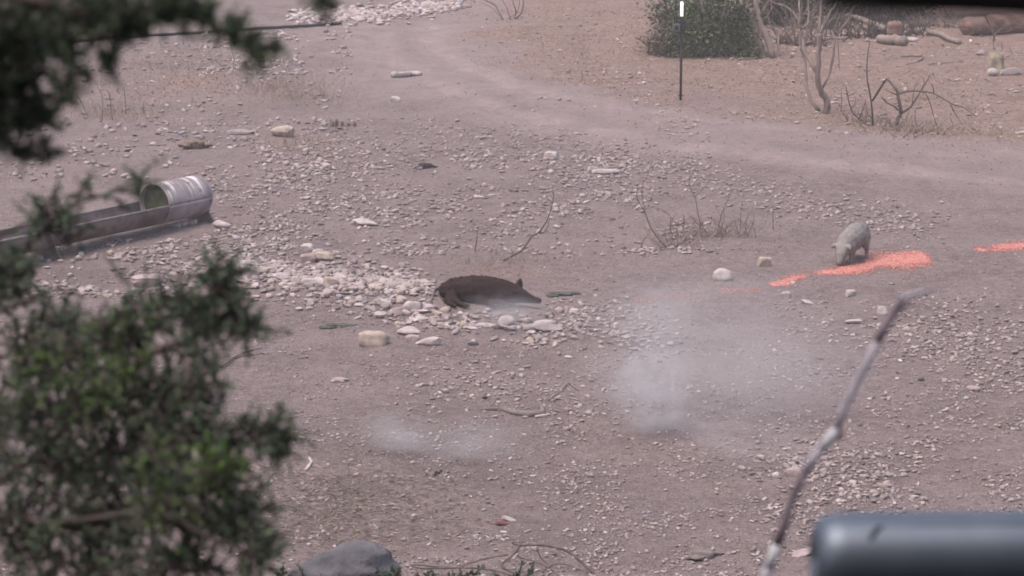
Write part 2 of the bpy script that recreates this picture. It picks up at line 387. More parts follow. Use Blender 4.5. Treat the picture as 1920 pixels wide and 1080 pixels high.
# rocks one can name by eye: px, py(base), width m, kind, tint, scale, label
ROCKS = [
    (699, 651, .36, 'blocky', 'buff', (1, .8, .9), 'large tan block rock standing alone left of the dark hog'),
    (530, 257, .42, 'rounded', 'buff', (1.1, .7, .75), 'large cream rock on the bare ground above the trough'),
    (455, 253, .40, 'flat', 'grey', (1.2, .8, .6), 'flat greenish grey slab beside the large cream rock'),
    (1355, 527, .245, 'rounded', 'white', (1, .9, 1.1), 'round white rock left of the red bait streak'),
    (1435, 500, .20, 'blocky', 'buff', (1, .8, 1.2), 'squat buff rock between the round white rock and the grey pig'),
    (608, 491, .26, 'rounded', 'buff', (1, .9, 1), 'rounded buff rock just above the gravel heap'),
    (577, 492, .22, 'blocky', 'pinkish', (1, .9, 1), 'blocky pinkish rock touching the rounded rock above the gravel heap'),
    (576, 471, .20, 'blocky', 'white', (1, .9, .9), 'pale blocky rock behind the pair above the gravel heap'),
    (593, 473, .14, 'flat', 'white', (1, .9, 1), 'small flat pale stone nestled behind the rounded buff rock'),
    (279, 538, .42, 'blocky', 'pinkish', (1.2, .9, .7), 'broad half buried pale block below the open trough'),
    (413, 429, .24, 'rounded', 'white', (1.1, .8, .8), 'rounded white stone at the foot of the trough'),
    (687, 424, .28, 'flat', 'white', (1.2, .8, 1), 'flat white stone alone on the dirt between trough and twigs'),
    (345, 424, .13, 'rounded', 'pinkish', (1, 1, 1), 'rounded pink stone tucked under the trough hood'),
    (330, 427, .14, 'blocky', 'grey', (1, 1, 1), 'grey stone under the trough hood, leftmost of the little row'),
    (361, 421, .13, 'blocky', 'pinkish', (1, 1, 1), 'blocky pink stone under the trough hood'),
    (475, 524, .20, 'blocky', 'pinkish', (.9, .9, 1.2), 'upright pink stone at the left end of the gravel heap'),
    (455, 528, .15, 'long', 'white', (1, 1, 1), 'slim white stone leaning at the left end of the gravel heap'),
    (525, 524, .20, 'flat', 'white', (1, 1, 1.1), 'flat white stone on the crest of the gravel heap'),
    (620, 537, .20, 'blocky', 'buff', (1, 1, 1.1), 'buff blocky stone in the middle of the gravel heap'),
    (590, 535, .24, 'flat', 'white', (1.2, .8, 1.2), 'wide white slab stone in the middle of the gravel heap'),
    (948, 612, .19, 'rounded', 'white', (1, .9, .9), 'rounded white stone in front of the dark hog, veiled by dust'),
    (952, 620, .17, 'flat', 'pinkish', (1, .9, .9), 'flat pink stone below the rounded white stone before the hog'),
    (996, 621, .18, 'blocky', 'white', (1, .8, .8), 'blocky white stone below the head of the dark hog'),
    (1020, 612, .17, 'long', 'white', (1, 1, 1), 'oblong white stone tilted up below the snout of the hog'),
    (1028, 622, .24, 'flat', 'grey', (1.2, .8, 1), 'flat grey stone beneath the tilted oblong stone'),
    (910, 612, .18, 'flat', 'white', (1.2, .7, .8), 'thin flat pale stone in front of the belly of the hog'),
    (773, 641, .17, 'blocky', 'pinkish', (1, 1, .9), 'blocky pink stone right of the tan block rock'),
    (806, 649, .20, 'long', 'white', (1, 1, .9), 'long white stone at the front edge of the gravel, right of the tan block'),
    (768, 628, .22, 'flat', 'white', (1, 1, 1.2), 'broad flat stone between tan block and gravel heap'),
    (745, 592, .26, 'flat', 'pinkish', (1, .8, 1.3), 'wide pink stone at the right end of the gravel heap'),
    (775, 586, .22, 'blocky', 'white', (1, .8, 1), 'blocky white stone by the tail end of the dark hog'),
    (1131, 327, .26, 'long', 'white', (1.2, .8, .8), 'long white stone leaning on others in the middle of the field'),
    (1112, 322, .20, 'blocky', 'white', (1, .8, .8), 'blocky white stone behind the long leaning stone'),
    (1034, 299, .26, 'blocky', 'white', (1, .8, .9), 'white wedge stone at the edge of the track'),
    (742, 192, .19, 'blocky', 'white', (1, .8, 1), 'bright white wedge stone beside the track'),
    (640, 716, .16, 'flat', 'pinkish', (1.1, .8, 1), 'lone flat pink stone on the bare dirt below the tan block'),
    (1655, 591, .14, 'rounded', 'white', (1, .9, 1.1), 'pale stone close behind the dark tip of the banded twig'),
    (1487, 535, .08, 'rounded', 'white', (1, .9, 1), 'tiny pale stone lying in the left red bait patch'),
    (1598, 608, .18, 'flat', 'white', (1.2, .9, .8), 'flat white stone below the grey pig and its bait'),
    (1475, 560, .13, 'blocky', 'pinkish', (1, .9, 1.2), 'upright pink stone just below the left red bait patch'),
    (1595, 556, .15, 'blocky', 'white', (1, .9, 1), 'blocky white stone in the pair below the grey pig'),
    (1514, 570, .13, 'flat', 'white', (1.2, .9, .8), 'flat white stone in the pair below the bait streak'),
    (1490, 893, .17, 'blocky', 'pinkish', (1, .9, .9), 'pink blocky stone left of the banded twig near the rifle'),
    (1827, 733, .14, 'rounded', 'pinkish', (1, .9, .7), 'rounded pink stone on the bare ground far right'),
    (1507, 1042, .16, 'flat', 'pinkish', (1.2, .9, .7), 'flat pink stone against the end of the rifle muzzle'),
    (1018, 783, .13, 'flat', 'white', (1.3, .8, .8), 'flat white stone under the thick end of the crooked fallen limb'),
    (955, 978, .09, 'long', 'white', (1, .9, 1), 'white stone beside the red leaf near the bottom'),
    (945, 1000, .06, 'flat', 'white', (1, .9, 1), 'small white chip in front of the red leaf'),
    (1900, 142, .33, 'long', 'white', (1, .8, 1.1), 'white stone tilted up at the right edge by the pale stump'),
    (1860, 143, .26, 'rounded', 'white', (1, .8, .9), 'white stone in front of the pale stump'),
    (1842, 104, .24, 'rounded', 'pinkish', (1, .8, .9), 'pink stone left of the pale stump'),
    (1710, 78, .28, 'rounded', 'white', (1, .8, .6), 'small white stone beyond the cut log'),
]
SG = 'stones scattered over the dirt'
rs1 = np.random.default_rng(5)
occupied = []
for (px, py, wd, kd, ti, scl, lab) in ROCKS:
    p = G(px, py); o = stone_obj('stone', (p[0], p[1] + wd * .25, gz(p[0], p[1] + wd * .25)), wd, kd, ti, 3, rs1, rz=rs1.normal(0, .25), sink=.18, tilt=.08, scale=scl)
    tag(o, lab, 'stone', SG); occupied.append((px, py))

# everything else: scatter by zones seen in the photo; biggest become objects, the rest one gravel object
def scatter():
    out = []
    def put(n, sampler, smin, smax, pw=2.2, bright=1.):
        P = sampler(n); u = rng.random(len(P)); s = smin + (smax - smin) * u ** pw
        for (px, py), si in zip(P, s): out.append((px, py, si, bright))
    def rect(x0, y0, x1, y1, f=None):
        def s(n):
            P = np.stack([rng.uniform(x0, x1, n * 3), rng.uniform(y0, y1, n * 3)], 1)
            cl = fbm(P[:, 0] / 75, P[:, 1] / 24, 3, 77)
            k = np.clip((cl - .36) * 4.2, .06, 1)
            if f is not None: k = k * f(P[:, 0], P[:, 1])
            P = P[rng.random(len(P)) < k]; return P[:n]
        return s
    def line(pts, rad):
        pts = np.array(pts, float); seg = np.hypot(*(pts[1:] - pts[:-1]).T); cs = np.r_[0, np.cumsum(seg)]
        def s(n):
            t = rng.uniform(0, cs[-1], n); x = np.interp(t, cs, pts[:, 0]); y = np.interp(t, cs, pts[:, 1])
            return np.stack([x + rng.normal(0, rad * 1.6, n), y + rng.normal(0, rad, n)], 1)
        return s
    offroad = lambda x, y: 1 - .93 * zone_masks(*ground_xy(x, y))[0]
    put(20000, rect(-60, 60, 1980, 1090, offroad), .010, .045)
    put(2500, rect(600, 40, 1980, 340), .012, .05, 3)
    put(8500, rect(380, 225, 1330, 480, offroad), .014, .088, 3)
    put(600, rect(480, 285, 1200, 400, offroad), .04, .12, 2)
    put(1700, line([(395, 505), (520, 530), (640, 545), (760, 560), (830, 570)], 17), .04, .14, 2)
    put(700, line([(440, 490), (560, 505), (700, 520), (840, 545)], 16), .04, .12)
    put(420, line([(700, 590), (850, 605), (980, 618), (1080, 632)], 15), .04, .13)
    put(500, line([(1040, 590), (1130, 600), (1250, 640)], 22), .03, .09)
    put(1900, line([(1050, 285), (1250, 325), (1450, 370), (1620, 405), (1750, 425)], 19), .02, .085)
    put(4200, rect(1440, 555, 1960, 1000), .012, .062, 3)
    put(450, line([(1420, 830), (1500, 880), (1580, 890), (1700, 910)], 28), .025, .085)
    put(500, line([(1690, 600), (1800, 640), (1930, 660)], 28), .03, .09)
    put(5000, rect(560, 650, 1560, 1090), .010, .052, 2.6)
    put(260, line([(800, 720), (980, 730), (1140, 770)], 24), .03, .08)
    put(1800, rect(-40, 80, 640, 340, offroad), .025, .14, 3)
    put(1100, rect(380, 330, 620, 470), .02, .09, 2.6)
    put(1500, line([(560, 30), (660, 28), (760, 20), (860, 4)], 8), .05, .22, 1.6, 1.25)
    put(900, rect(380, 60, 660, 140), .03, .14, 2.6, 1.1)
    put(1500, rect(840, 20, 1920, 270, offroad), .02, .12, 3.2, 1.15)
    put(1200, rect(60, 450, 480, 560), .02, .12, 2.4)
    return out
def ground_xy(px, py):
    b = (np.asarray(py) - CY) / F; a = (np.asarray(px) - CX) / F
    ry = cp - b * sp; rz_ = -sp - b * cp; t = CAM_Z / -rz_
    return a * t, ry * t
S = np.array(scatter())
S = S[(S[:, 1] > -8) & (S[:, 1] < 1095)]
sx, sy = ground_xy(S[:, 0], S[:, 1]); sz = H(sx, sy)
# keep stones out of the animals, trough and named rocks
bad = ((S[:, 0] > 815) & (S[:, 0] < 1020) & (S[:, 1] > 520) & (S[:, 1] < 590))
for (ox, oy) in occupied: bad |= (np.abs(S[:, 0] - ox) < 16) & (np.abs(S[:, 1] - oy + 4) < 7)
bad |= (S[:, 0] > 1545) & (S[:, 0] < 1640) & (S[:, 1] > 445) & (S[:, 1] < 512)
axd = np.array([-.616, -.788])
S, sx, sy, sz = S[~bad], sx[~bad], sy[~bad], sz[~bad]
spx = S[:, 2] * F / np.hypot(sy, CAM_Z)
inview = (S[:, 0] > 15) & (S[:, 0] < 1905) & (S[:, 1] > 8) & (S[:, 1] < 1072)
hid = ((S[:, 0] < 430) & (S[:, 1] > 560)) | ((S[:, 0] < 310) & (S[:, 1] < 150)) | ((S[:, 0] > 1520) & (S[:, 1] > 960))
score = np.where(inview & ~hid, spx, 0)
order = np.argsort(-score); n_ind = 300 - len(ROCKS)
ind = order[:n_ind]; rest = order[n_ind:]
rs2 = np.random.default_rng(8)
for j in ind:
    kd, ti, mod, lab = stone_label(S[j, 0], S[j, 1], spx[j])
    o = stone_obj('stone', (sx[j], sy[j], sz[j]), S[j, 2], kd, ti, 2, rs2, sink=.5 if mod.startswith('half') else .22, tilt=.45 if mod.startswith('tilted') else .13)
    tag(o, lab, 'stone', SG)
# gravel
tmpl = {s: [stone_template(s, k, rs2)[0] for k in ('chip', 'chip', 'flat', 'blocky', 'rounded', 'long') for _ in range(9)] for s in (1, 2)}
M_gravel = M('gravel_stone', (.72, .72, .72), (1.0, 1.0, 1.0), 20, .9, attr=True, spec=.15)
cols = np.array([(.45, .375, .37), (.38, .31, .305), (.31, .25, .245), (.37, .29, .285), (.27, .22, .22), (.40, .32, .29)])
GV, GT, GC = [], [], []; off = 0
for j in rest:
    sb = 2 if spx[j] > 6 else 1
    V_ = tmpl[sb][rs2.integers(0, 54)]; T_ = ICO[sb][1]
    a = rs2.uniform(0, 6.28); t1, t2 = rs2.normal(0, .2, 2)
    e = np.array(Euler((t1, t2, a)).to_matrix())
    v = (V_ * (S[j, 2] / 2)) @ e.T; v[:, 2] += (.12 + .1 * rs2.random()) * S[j, 2]
    v += (sx[j], sy[j], sz[j]); GV.append(v); GT.append(T_ + off); off += len(v)
    GC.append(np.tile(np.minimum(cols[rs2.integers(0, 6)] * math.exp(rs2.normal(0, .14)) * S[j, 3], .62), (len(v), 1)))
gr = raw_mesh('gravel', np.concatenate(GV), np.concatenate(GT), M_gravel, np.concatenate(GC), smooth=False)
tag(gr, 'loose pale limestone gravel strewn across the clearing', kind='stuff')

# ---------------------------------------------------------------- trough made from a cut tank
def trough_material(kind):
    m = bpy.data.materials.new('trough_' + kind); m.use_nodes = True; t = m.node_tree; b = t.nodes['Principled BSDF']; L = t.links.new; N = t.nodes.new
    b.inputs['Roughness'].default_value = .8; b.inputs['Specular IOR Level'].default_value = .15
    tc = N('ShaderNodeTexCoord')
    def noise(s, sc3=None, d=6):
        n = N('ShaderNodeTexNoise'); n.inputs['Scale'].default_value = s; n.inputs['Detail'].default_value = d
        if sc3:
            mp = N('ShaderNodeMapping'); mp.inputs['Scale'].default_value = sc3; L(tc.outputs['Object'], mp.inputs[0]); L(mp.outputs[0], n.inputs['Vector'])
        else: L(tc.outputs['Object'], n.inputs['Vector'])
        return n.outputs[0]
    def ramp(x, a, b_, ca, cb):
        r = N('ShaderNodeValToRGB'); r.color_ramp.elements[0].position = a; r.color_ramp.elements[1].position = b_
        r.color_ramp.elements[0].color = (*ca, 1); r.color_ramp.elements[1].color = (*cb, 1); L(x, r.inputs[0]); return r.outputs[0]
    def mix(f, a, c):
        x = N('ShaderNodeMix'); x.data_type = 'RGBA'; L(f, x.inputs[0])
        for i_, v in ((6, a), (7, c)):
            if isinstance(v, tuple): x.inputs[i_].default_value = (*v, 1)
            else: L(v, x.inputs[i_])
        return x.outputs[2]
    c = ramp(noise(3.0, d=8), .36, .66, (.12, .085, .080), (.24, .185, .18))
    if kind == 'hood':
        c = ramp(noise(2.5, d=8), .35, .65, (.22, .18, .185), (.37, .32, .33))
        # droppings that ran down from the ridge
        sx_ = N('ShaderNodeSeparateXYZ'); L(tc.outputs['Object'], sx_.inputs[0])
        st = ramp(noise(1, (13, 1.5, 1.1), 6), .555, .61, (0, 0, 0), (1, 1, 1))
        ad = N('ShaderNodeMapRange'); ad.inputs[1].default_value = .0; ad.inputs[2].default_value = .25; L(sx_.outputs[2], ad.inputs[0])
        mu = N('ShaderNodeMath'); mu.operation = 'MULTIPLY'; L(st, mu.inputs[0]); L(ad.outputs[0], mu.inputs[1])
        c = mix(mu.outputs[0], c, (.66, .62, .62))
    c = mix(ramp(noise(11, d=6), .60, .74, (0, 0, 0), (1, 1, 1)), c, (.13, .075, .06))
    L(c, b.inputs['Base Color'])
    bp = N('ShaderNodeBump'); bp.inputs['Distance'].default_value = .004; L(noise(18), bp.inputs['Height']); L(bp.outputs[0], b.inputs['Normal'])
    return m
TR = .285
r_ = ray(289, 383); zt = .37 + gz(-4.7, 35.5)
t_ = (CAM_Z - zt) / -r_[2]; mouth = np.array([0, 0, CAM_Z]) + r_ * t_
ang = math.atan2(-.788, -.616) + R(3)                  # trough runs to the left and towards the viewer
tro = empty('feed_trough', (mouth[0], mouth[1], zt), ang)
tag(tro, 'long rusty feed trough cut from a tank with a pale streaked hooded end', 'trough')
M_tr, M_hood = trough_material('shell'), trough_material('hood')
M_inside = M('olive_inside', (.036, .042, .018), (.075, .08, .036), 9, .9)
def shell(a0, a1, x0, x1, ro, ri, n=28):        # a curved plate with thickness, axis along local x
    mb = MB(); V, Fc = [], []
    m = 24 if x1 - x0 > 2 else 8
    for i_ in range(m + 1):
        x = x0 + (x1 - x0) * i_ / m
        for rr in (ro, ri):
            for k in range(n + 1):
                a = a0 + (a1 - a0) * k / n; V.append((x, rr * math.cos(a), rr * math.sin(a)))
    q = n + 1
    for i_ in range(m):
        A, B = i_ * 2 * q, (i_ + 1) * 2 * q
        for k in range(n):
            Fc.append((A + k, B + k, B + k + 1, A + k + 1)); Fc.append((A + q + k, A + q + k + 1, B + q + k + 1, B + q + k))
        Fc.append((A, A + q, B + q, B)); Fc.append((A + n, B + n, B + q + n, A + q + n))
    for A, s_ in ((0, 1), (m * 2 * q, -1)):
        for k in range(n):
            f = (A + k, A + k + 1, A + q + k + 1, A + q + k); Fc.append(f if s_ > 0 else f[::-1])
    mb.add(V, Fc); return mb
o = shell(math.pi, 2 * math.pi, 0.0, 5.2, TR, TR - .012).build('shell', M_tr, tro)
o = shell(0, 2 * math.pi, -.86, -.002, TR + .002, TR - .012, 48).build('hood', M_hood, tro)
def dome(x, d, sgn, mat, nm):
    mb = MB(); V, Fc = [], []; n, m = 36, 9
    for i_ in range(m):
        a = math.pi / 2 * i_ / m
        for k in range(n):
            b_ = 2 * math.pi * k / n; rr = TR * math.cos(a); V.append((x + sgn * d * math.sin(a), rr * math.cos(b_), rr * math.sin(b_)))
    V.append((x + sgn * d, 0, 0))
    for i_ in range(m - 1):
        for k in range(n):
            a, b_ = i_ * n + k, i_ * n + (k + 1) % n; Fc.append((a, b_, b_ + n, a + n))
    for k in range(n): Fc.append(((m - 1) * n + k, (m - 1) * n + (k + 1) % n, m * n))
    mb.add(V, Fc); return mb.build(nm, mat, tro)
dome(-.861, .15, -1, M_hood, 'end_cap'); dome(5.201, .15, 1, M_tr, 'end_cap')
# dark olive plate a little way in, standing for the hood's dark green inside
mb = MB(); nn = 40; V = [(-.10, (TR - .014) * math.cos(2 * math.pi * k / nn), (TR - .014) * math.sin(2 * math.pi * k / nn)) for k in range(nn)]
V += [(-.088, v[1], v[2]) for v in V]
mb.add(V, [tuple(range(nn)), tuple(range(2 * nn - 1, nn - 1, -1))] + [(k, k + nn, (k + 1) % nn + nn, (k + 1) % nn) for k in range(nn)]); mb.build('inside_plate', M_inside, tro, smooth=False)
# rolled rims along both cut edges, feet
for s_ in (-1, 1):
    mb = MB(); mb.tube([(.01, s_ * (TR - .004), .006), (5.19, s_ * (TR - .004), .006)], .013, 8); mb.build('rim', M('rim_metal', (.25, .20, .20), (.36, .31, .31), 8, .6), tro)
def foot(x):
    mb = MB(); y0 = .2; zb = -.37 - .03
    pts = [(-.13, zb), (.13, zb), (.10, -.2), (-.10, -.2)]
    V = [(x - .012, a * 2.2 if z_ < -.3 else a * 1.6, z_) for a, z_ in pts] + [(x + .012, a * 2.2 if z_ < -.3 else a * 1.6, z_) for a, z_ in pts]
    mb.add(V, [(0, 1, 2, 3), (7, 6, 5, 4), (0, 4, 5, 1), (1, 5, 6, 2), (2, 6, 7, 3), (3, 7, 4, 0)]); mb.build('foot', M_tr, tro, smooth=False)
foot(-.93); foot(2.1); foot(4.6)

# ---------------------------------------------------------------- animals
def organic(name, chains, mat, loc, rz, voxel=.012, smooth=8, scale=1., parent=None):
    """chains: list of [(x,y,z,r),...]; spheres packed along each chain are fused into one skin"""
    mb = MB(); Vs, Ts = ICO[2]
    for ch in chains:
        for (a, b_) in zip(ch, ch[1:]):
            a, b_ = np.array(a[:4], float), np.array(b_[:4], float); n = max(2, int(np.linalg.norm(b_[:3] - a[:3]) / (.22 * min(a[3], b_[3]))) + 1)
            for i_ in range(n):
                t = i_ / (n - 1); q = a + (b_ - a) * t
                mb.add(Vs * q[3] + q[:3], Ts)
    o = mb.build(name + '_tmp', mat); m1 = o.modifiers.new('r', 'REMESH'); m1.mode = 'VOXEL'; m1.voxel_size = voxel
    m2 = o.modifiers.new('s', 'SMOOTH'); m2.iterations = smooth; m2.factor = .5
    dg = bpy.context.evaluated_depsgraph_get(); me = bpy.data.meshes.new_from_object(o.evaluated_get(dg)); bpy.data.objects.remove(o)
    me.name = name; me.materials.clear(); me.materials.append(mat)
    me.polygons.foreach_set('use_smooth', [True] * len(me.polygons))
    ob = bpy.data.objects.new(name, me); col.objects.link(ob); ob.location = loc; ob.rotation_euler = (0, 0, rz); ob.scale = (scale,) * 3
    return ob
def bristles(o, n, ln, colr, name='bristle_coat', seed=3):
    """short hair lying back along the body; one coat = one part"""
    rs = np.random.default_rng(seed); me = o.data; nv = len(me.vertices)
    P = np.empty(nv * 3, np.float32); me.vertices.foreach_get('co', P); P = P.reshape(-1, 3)
    Nn = np.empty(nv * 3, np.float32); me.vertices.foreach_get('normal', Nn); Nn = Nn.reshape(-1, 3)
    k = rs.integers(0, nv, n); back = np.array([-1, 0, -.25])
    U = unit(back + Nn[k] * .55 + rs.normal(0, .18, (n, 3))); L = ln * rs.uniform(.6, 1.3, n)
    V, T, C = leaf_cloud(P[k] + U * L[:, None] * .42, U, L, np.full(n, .005), tints(n, colr, .3, rs), .1, rs)
    return raw_mesh(name, V, T, M_straw, C, parent=o)
M_hog = M('dark_hog_hide', (.022, .011, .011), (.042, .022, .021), 14, .75, .006, spec=.15)
p = G(905, 578)
hog_ch = [
    [(-.52, .02, .15, .115), (-.40, .0, .165, .165), (-.18, 0, .175, .19), (.05, 0, .165, .185), (.22, .0, .15, .165), (.36, -.01, .125, .13), (.46, -.03, .10, .098), (.56, -.05, .072, .066), (.66, -.07, .05, .043), (.70, -.075, .045, .040)],
    [(-.2, -.1, .09, .09), (.1, -.1, .085, .09)],
    [(-.44, -.06, .12, .11), (-.43, -.19, .075, .065), (-.33, -.30, .045, .036), (-.26, -.36, .032, .026), (-.21, -.37, .03, .024)],
    [(-.40, -.03, .09, .10), (-.50, -.18, .06, .055), (-.46, -.30, .04, .032), (-.38, -.38, .03, .024)],
    [(.20, -.08, .09, .09), (.16, -.22, .06, .05), (.26, -.32, .04, .032), (.33, -.36, .03, .025)],
    [(.14, -.08, .08, .08), (.07, -.24, .05, .045), (.13, -.35, .035, .028)],
    [(.41, .02, .17, .055), (.44, .04, .24, .048), (.45, .05, .30, .022)],
    [(.42, -.07, .14, .04), (.40, -.12, .17, .022), (.37, -.14, .18, .012)],
    [(-.60, .03, .19, .022), (-.67, .03, .15, .012), (-.69, .02, .09, .012), (-.70, .02, .06, .018)]]
hog = organic('hog', hog_ch, M_hog, (p[0] + .04, p[1] + .26, gz(p[0], p[1] + .2) + .0), R(-3), scale=.90)
tag(hog, 'dark brown hog lying dead on its side by the gravel heap', 'hog')
bristles(hog, 4000, .03, (.026, .013, .013))
p = G(1592, 497)
pig_ch = [
    [(-.40, 0, .43, .11), (-.30, 0, .45, .16), (-.12, 0, .41, .185), (.08, 0, .365, .175), (.22, 0, .325, .145), (.30, 0, .255, .118), (.355, 0, .195, .098), (.395, 0, .13, .068), (.425, 0, .075, .050), (.43, 0, .06, .047)],
    [(-.12, 0, .34, .16), (.1, 0, .30, .14)]]
for s_ in (-1, 1):
    f_ = .05 if s_ < 0 else -.05
    pig_ch.append([(.20, s_ * .085, .30, .085), (.22 + f_, s_ * .09, .19, .052), (.235 + f_, s_ * .09, .10, .034), (.225 + f_, s_ * .09, .035, .030), (.245 + f_, s_ * .09, .02, .028)])
    pig_ch.append([(-.30, s_ * .085, .38, .11), (-.25 + f_, s_ * .095, .25, .068), (-.345 + f_, s_ * .095, .17, .038), (-.33 + f_, s_ * .095, .06, .029), (-.31 + f_, s_ * .095, .02, .028)])
    pig_ch.append([(.315, s_ * .085, .285, .045), (.35, s_ * .13, .31, .040), (.385, s_ * .16, .285, .018)])
pig_ch.append([(-.49, 0, .46, .018), (-.53, 0, .38, .012), (-.535, .01, .28, .010), (-.54, .01, .24, .014)])
M_pig = M('grey_pig_hide', (.20, .178, .168), (.30, .27, .256), 10, .85, .008, spec=.15)
pig = organic('pig', pig_ch, M_pig, (p[0] + .05, p[1] + .22, gz(p[0] + .05, p[1] + .22) - .004), R(238), scale=.82)
tag(pig, 'small grey pig standing head down at the red bait streak', 'pig')
bristles(pig, 4500, .028, (.255, .23, .218), seed=6)

# ---------------------------------------------------------------- bait: coral red grain strewn along the ground
M_bait = M('bait_grain', (.85, .85, .85), (1, 1, 1), 40, .75, attr=True, spec=.2)
def bait(pts, wid, n, label, fade=1.):
    n = int(n * 1.5)
    pts = np.array([flat_xy(*q) for q in pts]); seg = np.hypot(*(pts[1:] - pts[:-1]).T); cs = np.r_[0, np.cumsum(seg)]
    u = rng.random(n); tt = u * cs[-1]; x = np.interp(tt, cs, pts[:, 0]); y = np.interp(tt, cs, pts[:, 1])
    wv = np.interp(tt, cs, wid); g = rng.normal(0, .55, n) * np.where(rng.random(n) < .08, 2.2, 1.)
    x = x + rng.normal(0, .03, n); y = y + g * wv
    keep = fbm(x * 3, y * 1.4, 3, 51) + rng.normal(0, .08, n) > (.31 + .3 * (1 - fade)); x, y = x[keep], y[keep]; n = len(x)
    z = H(x, y); s = rng.uniform(.006, .016, n); V0, T0 = ICO[1]
    Vv = V0[None] * (s[:, None, None] * rng.uniform(.7, 1.2, (n, 1, 3)) * np.array([1, 1, .35])) + np.stack([x, y, z + .004], 1)[:, None]
    Tt = T0[None] + (np.arange(n) * len(V0))[:, None, None]
    C = tints(n, [(.62, .225, .19), (.54, .19, .165), (.70, .29, .23), (.42, .22, .195)], .16); C = np.minimum(C, .92)
    o = raw_mesh('bait_grain', Vv.reshape(-1, 3), Tt.reshape(-1, 3), M_bait, np.repeat(C, len(V0), axis=0), smooth=True)
    tag(o, label, kind='stuff')
bait([(1628, 492), (1680, 489), (1738, 484)], [.30, .42, .30], 4200, 'widest coral red patch of bait grain right of the grey pig')
bait([(1522, 512), (1580, 508), (1640, 500)], [.12, .20, .28], 2300, 'narrow coral red streak of bait grain under the grey pig')
bait([(1448, 536), (1480, 528), (1512, 518)], [.12, .25, .15], 1100, 'short coral red bait patch left of the grey pig')
bait([(1832, 470), (1880, 464), (1950, 457)], [.15, .22, .28], 1800, 'coral red bait streak running off the right edge')
bait([(1060, 572), (1140, 566), (1250, 556), (1430, 544)], [.3, .3, .2, .12], 420, 'thin scatter of faded red bait behind the dust', .2)

# ---------------------------------------------------------------- camera post
M_blk = M('black_metal', (.016, .016, .018), (.03, .03, .032), 20, .6)
M_grn = M('grey_green_plastic', (.10, .12, .115), (.17, .19, .18), 14, .6)
b0 = G(1276, 188); dp = depth_of(b0); s_ = dp / F
post = empty('camera_post', tuple(b0)); tag(post, 'thin dark post carrying a trail camera and a white tube', 'post')
def up(py): return (187 - py) * s_ / cp
mb = MB(); mb.tube([(0, 0, -.2), (0, 0, up(44))], .024, 8); mb.tube([(-.055, 0, .09), (.055, 0, .09)], .010, 6); mb.build('pole', M_blk, post)
M_white = bpy.data.materials.new('glowing_white_tube'); M_white.use_nodes = True
bw = M_white.node_tree.nodes['Principled BSDF']; bw.inputs['Base Color'].default_value = (.85, .8, .72, 1); bw.inputs['Emission Color'].default_value = (1, .9, .78, 1); bw.inputs['Emission Strength'].default_value = .75  # slight emission makes the white tube brighter
mb = MB(); mb.tube([(0, 0, up(33)), (0, 0, up(8)), (0, 0, up(6.5))], [.031, .031, .02], 14); mb.build('white_tube', M_white, post)
mb = MB(); mb.tube([(0, 0, up(46)), (0, 0, up(33.2))], .036, 12); mb.box((-.05, -.04, up(50)), (.10, .05, up(42))); mb.build('mount', M_blk, post, smooth=False)
mb = MB(); mb.box((-.165, -.10, up(60)), (-.035, .0, up(46))); cb = mb.build('trail_camera', M_grn, post, smooth=False, bevel=.012)
mb = MB(); mb.box((-.135, -.108, up(57)), (-.065, -.099, up(49))); mb.build('lens_panel', M_blk, cb, smooth=False)
for dx in (-.142, -.098):
    mb = MB(); mb.tube([(dx, -.03, up(46.5)), (dx, -.03, up(24))], .011, 7); mb.build('antenna', M_blk, cb)
mb = MB(); mb.box((.0, -.06, up(60)), (.085, -.0, up(50))); mb.build('battery_box', M_blk, post, smooth=False, bevel=.01)

# ---------------------------------------------------------------- trees, shrubs, sticks (traced stems at their own distance)
def stems(root, d0, specs, mat, part='branch', jit=.012, origin=None, sub=3, seed=1):
    """each stem: (points px, start width px, end width px); one child mesh per stem"""
    rs = random.Random(seed); o0 = np.array(root.location) if root else np.zeros(3)
    for sp_ in specs:
        pts, w0, w1 = sp_[:3]; P = []; dj = d0 * (1 + rs.uniform(-jit, jit) * .3); dd = rs.uniform(-jit, jit)
        n = len(pts); W = []
        for i_, q in enumerate(pts):
            P.append(D(q[0], q[1], dj * (1 + dd * i_ / max(1, n - 1))) - o0); W.append((w0 + (w1 - w0) * i_ / max(1, n - 1)) * dj / F * .5)
        # round the polyline a little and add small kinks
        Q, WW = [], []
        for i_ in range(n - 1):
            for k in range(sub):
                t = k / sub
                p0, p1, p2, p3 = P[max(i_ - 1, 0)], P[i_], P[i_ + 1], P[min(i_ + 2, n - 1)]
                Q.append(.5 * (2 * p1 + (p2 - p0) * t + (2 * p0 - 5 * p1 + 4 * p2 - p3) * t * t + (3 * p1 - p0 - 3 * p2 + p3) * t ** 3) + np.array([rs.gauss(0, 1), rs.gauss(0, 1), rs.gauss(0, 1)]) * W[i_] * (.22 if i_ + k else 0))
                WW.append(W[i_] * (1 - t) + W[i_ + 1] * t)
        Q.append(P[-1]); WW.append(W[-1])
        mb = MB(); mb.tube(Q, WW, 8 if w0 > 5 else 6, wob=.12); mb.build(sp_[3] if len(sp_) > 3 else part, mat, root)
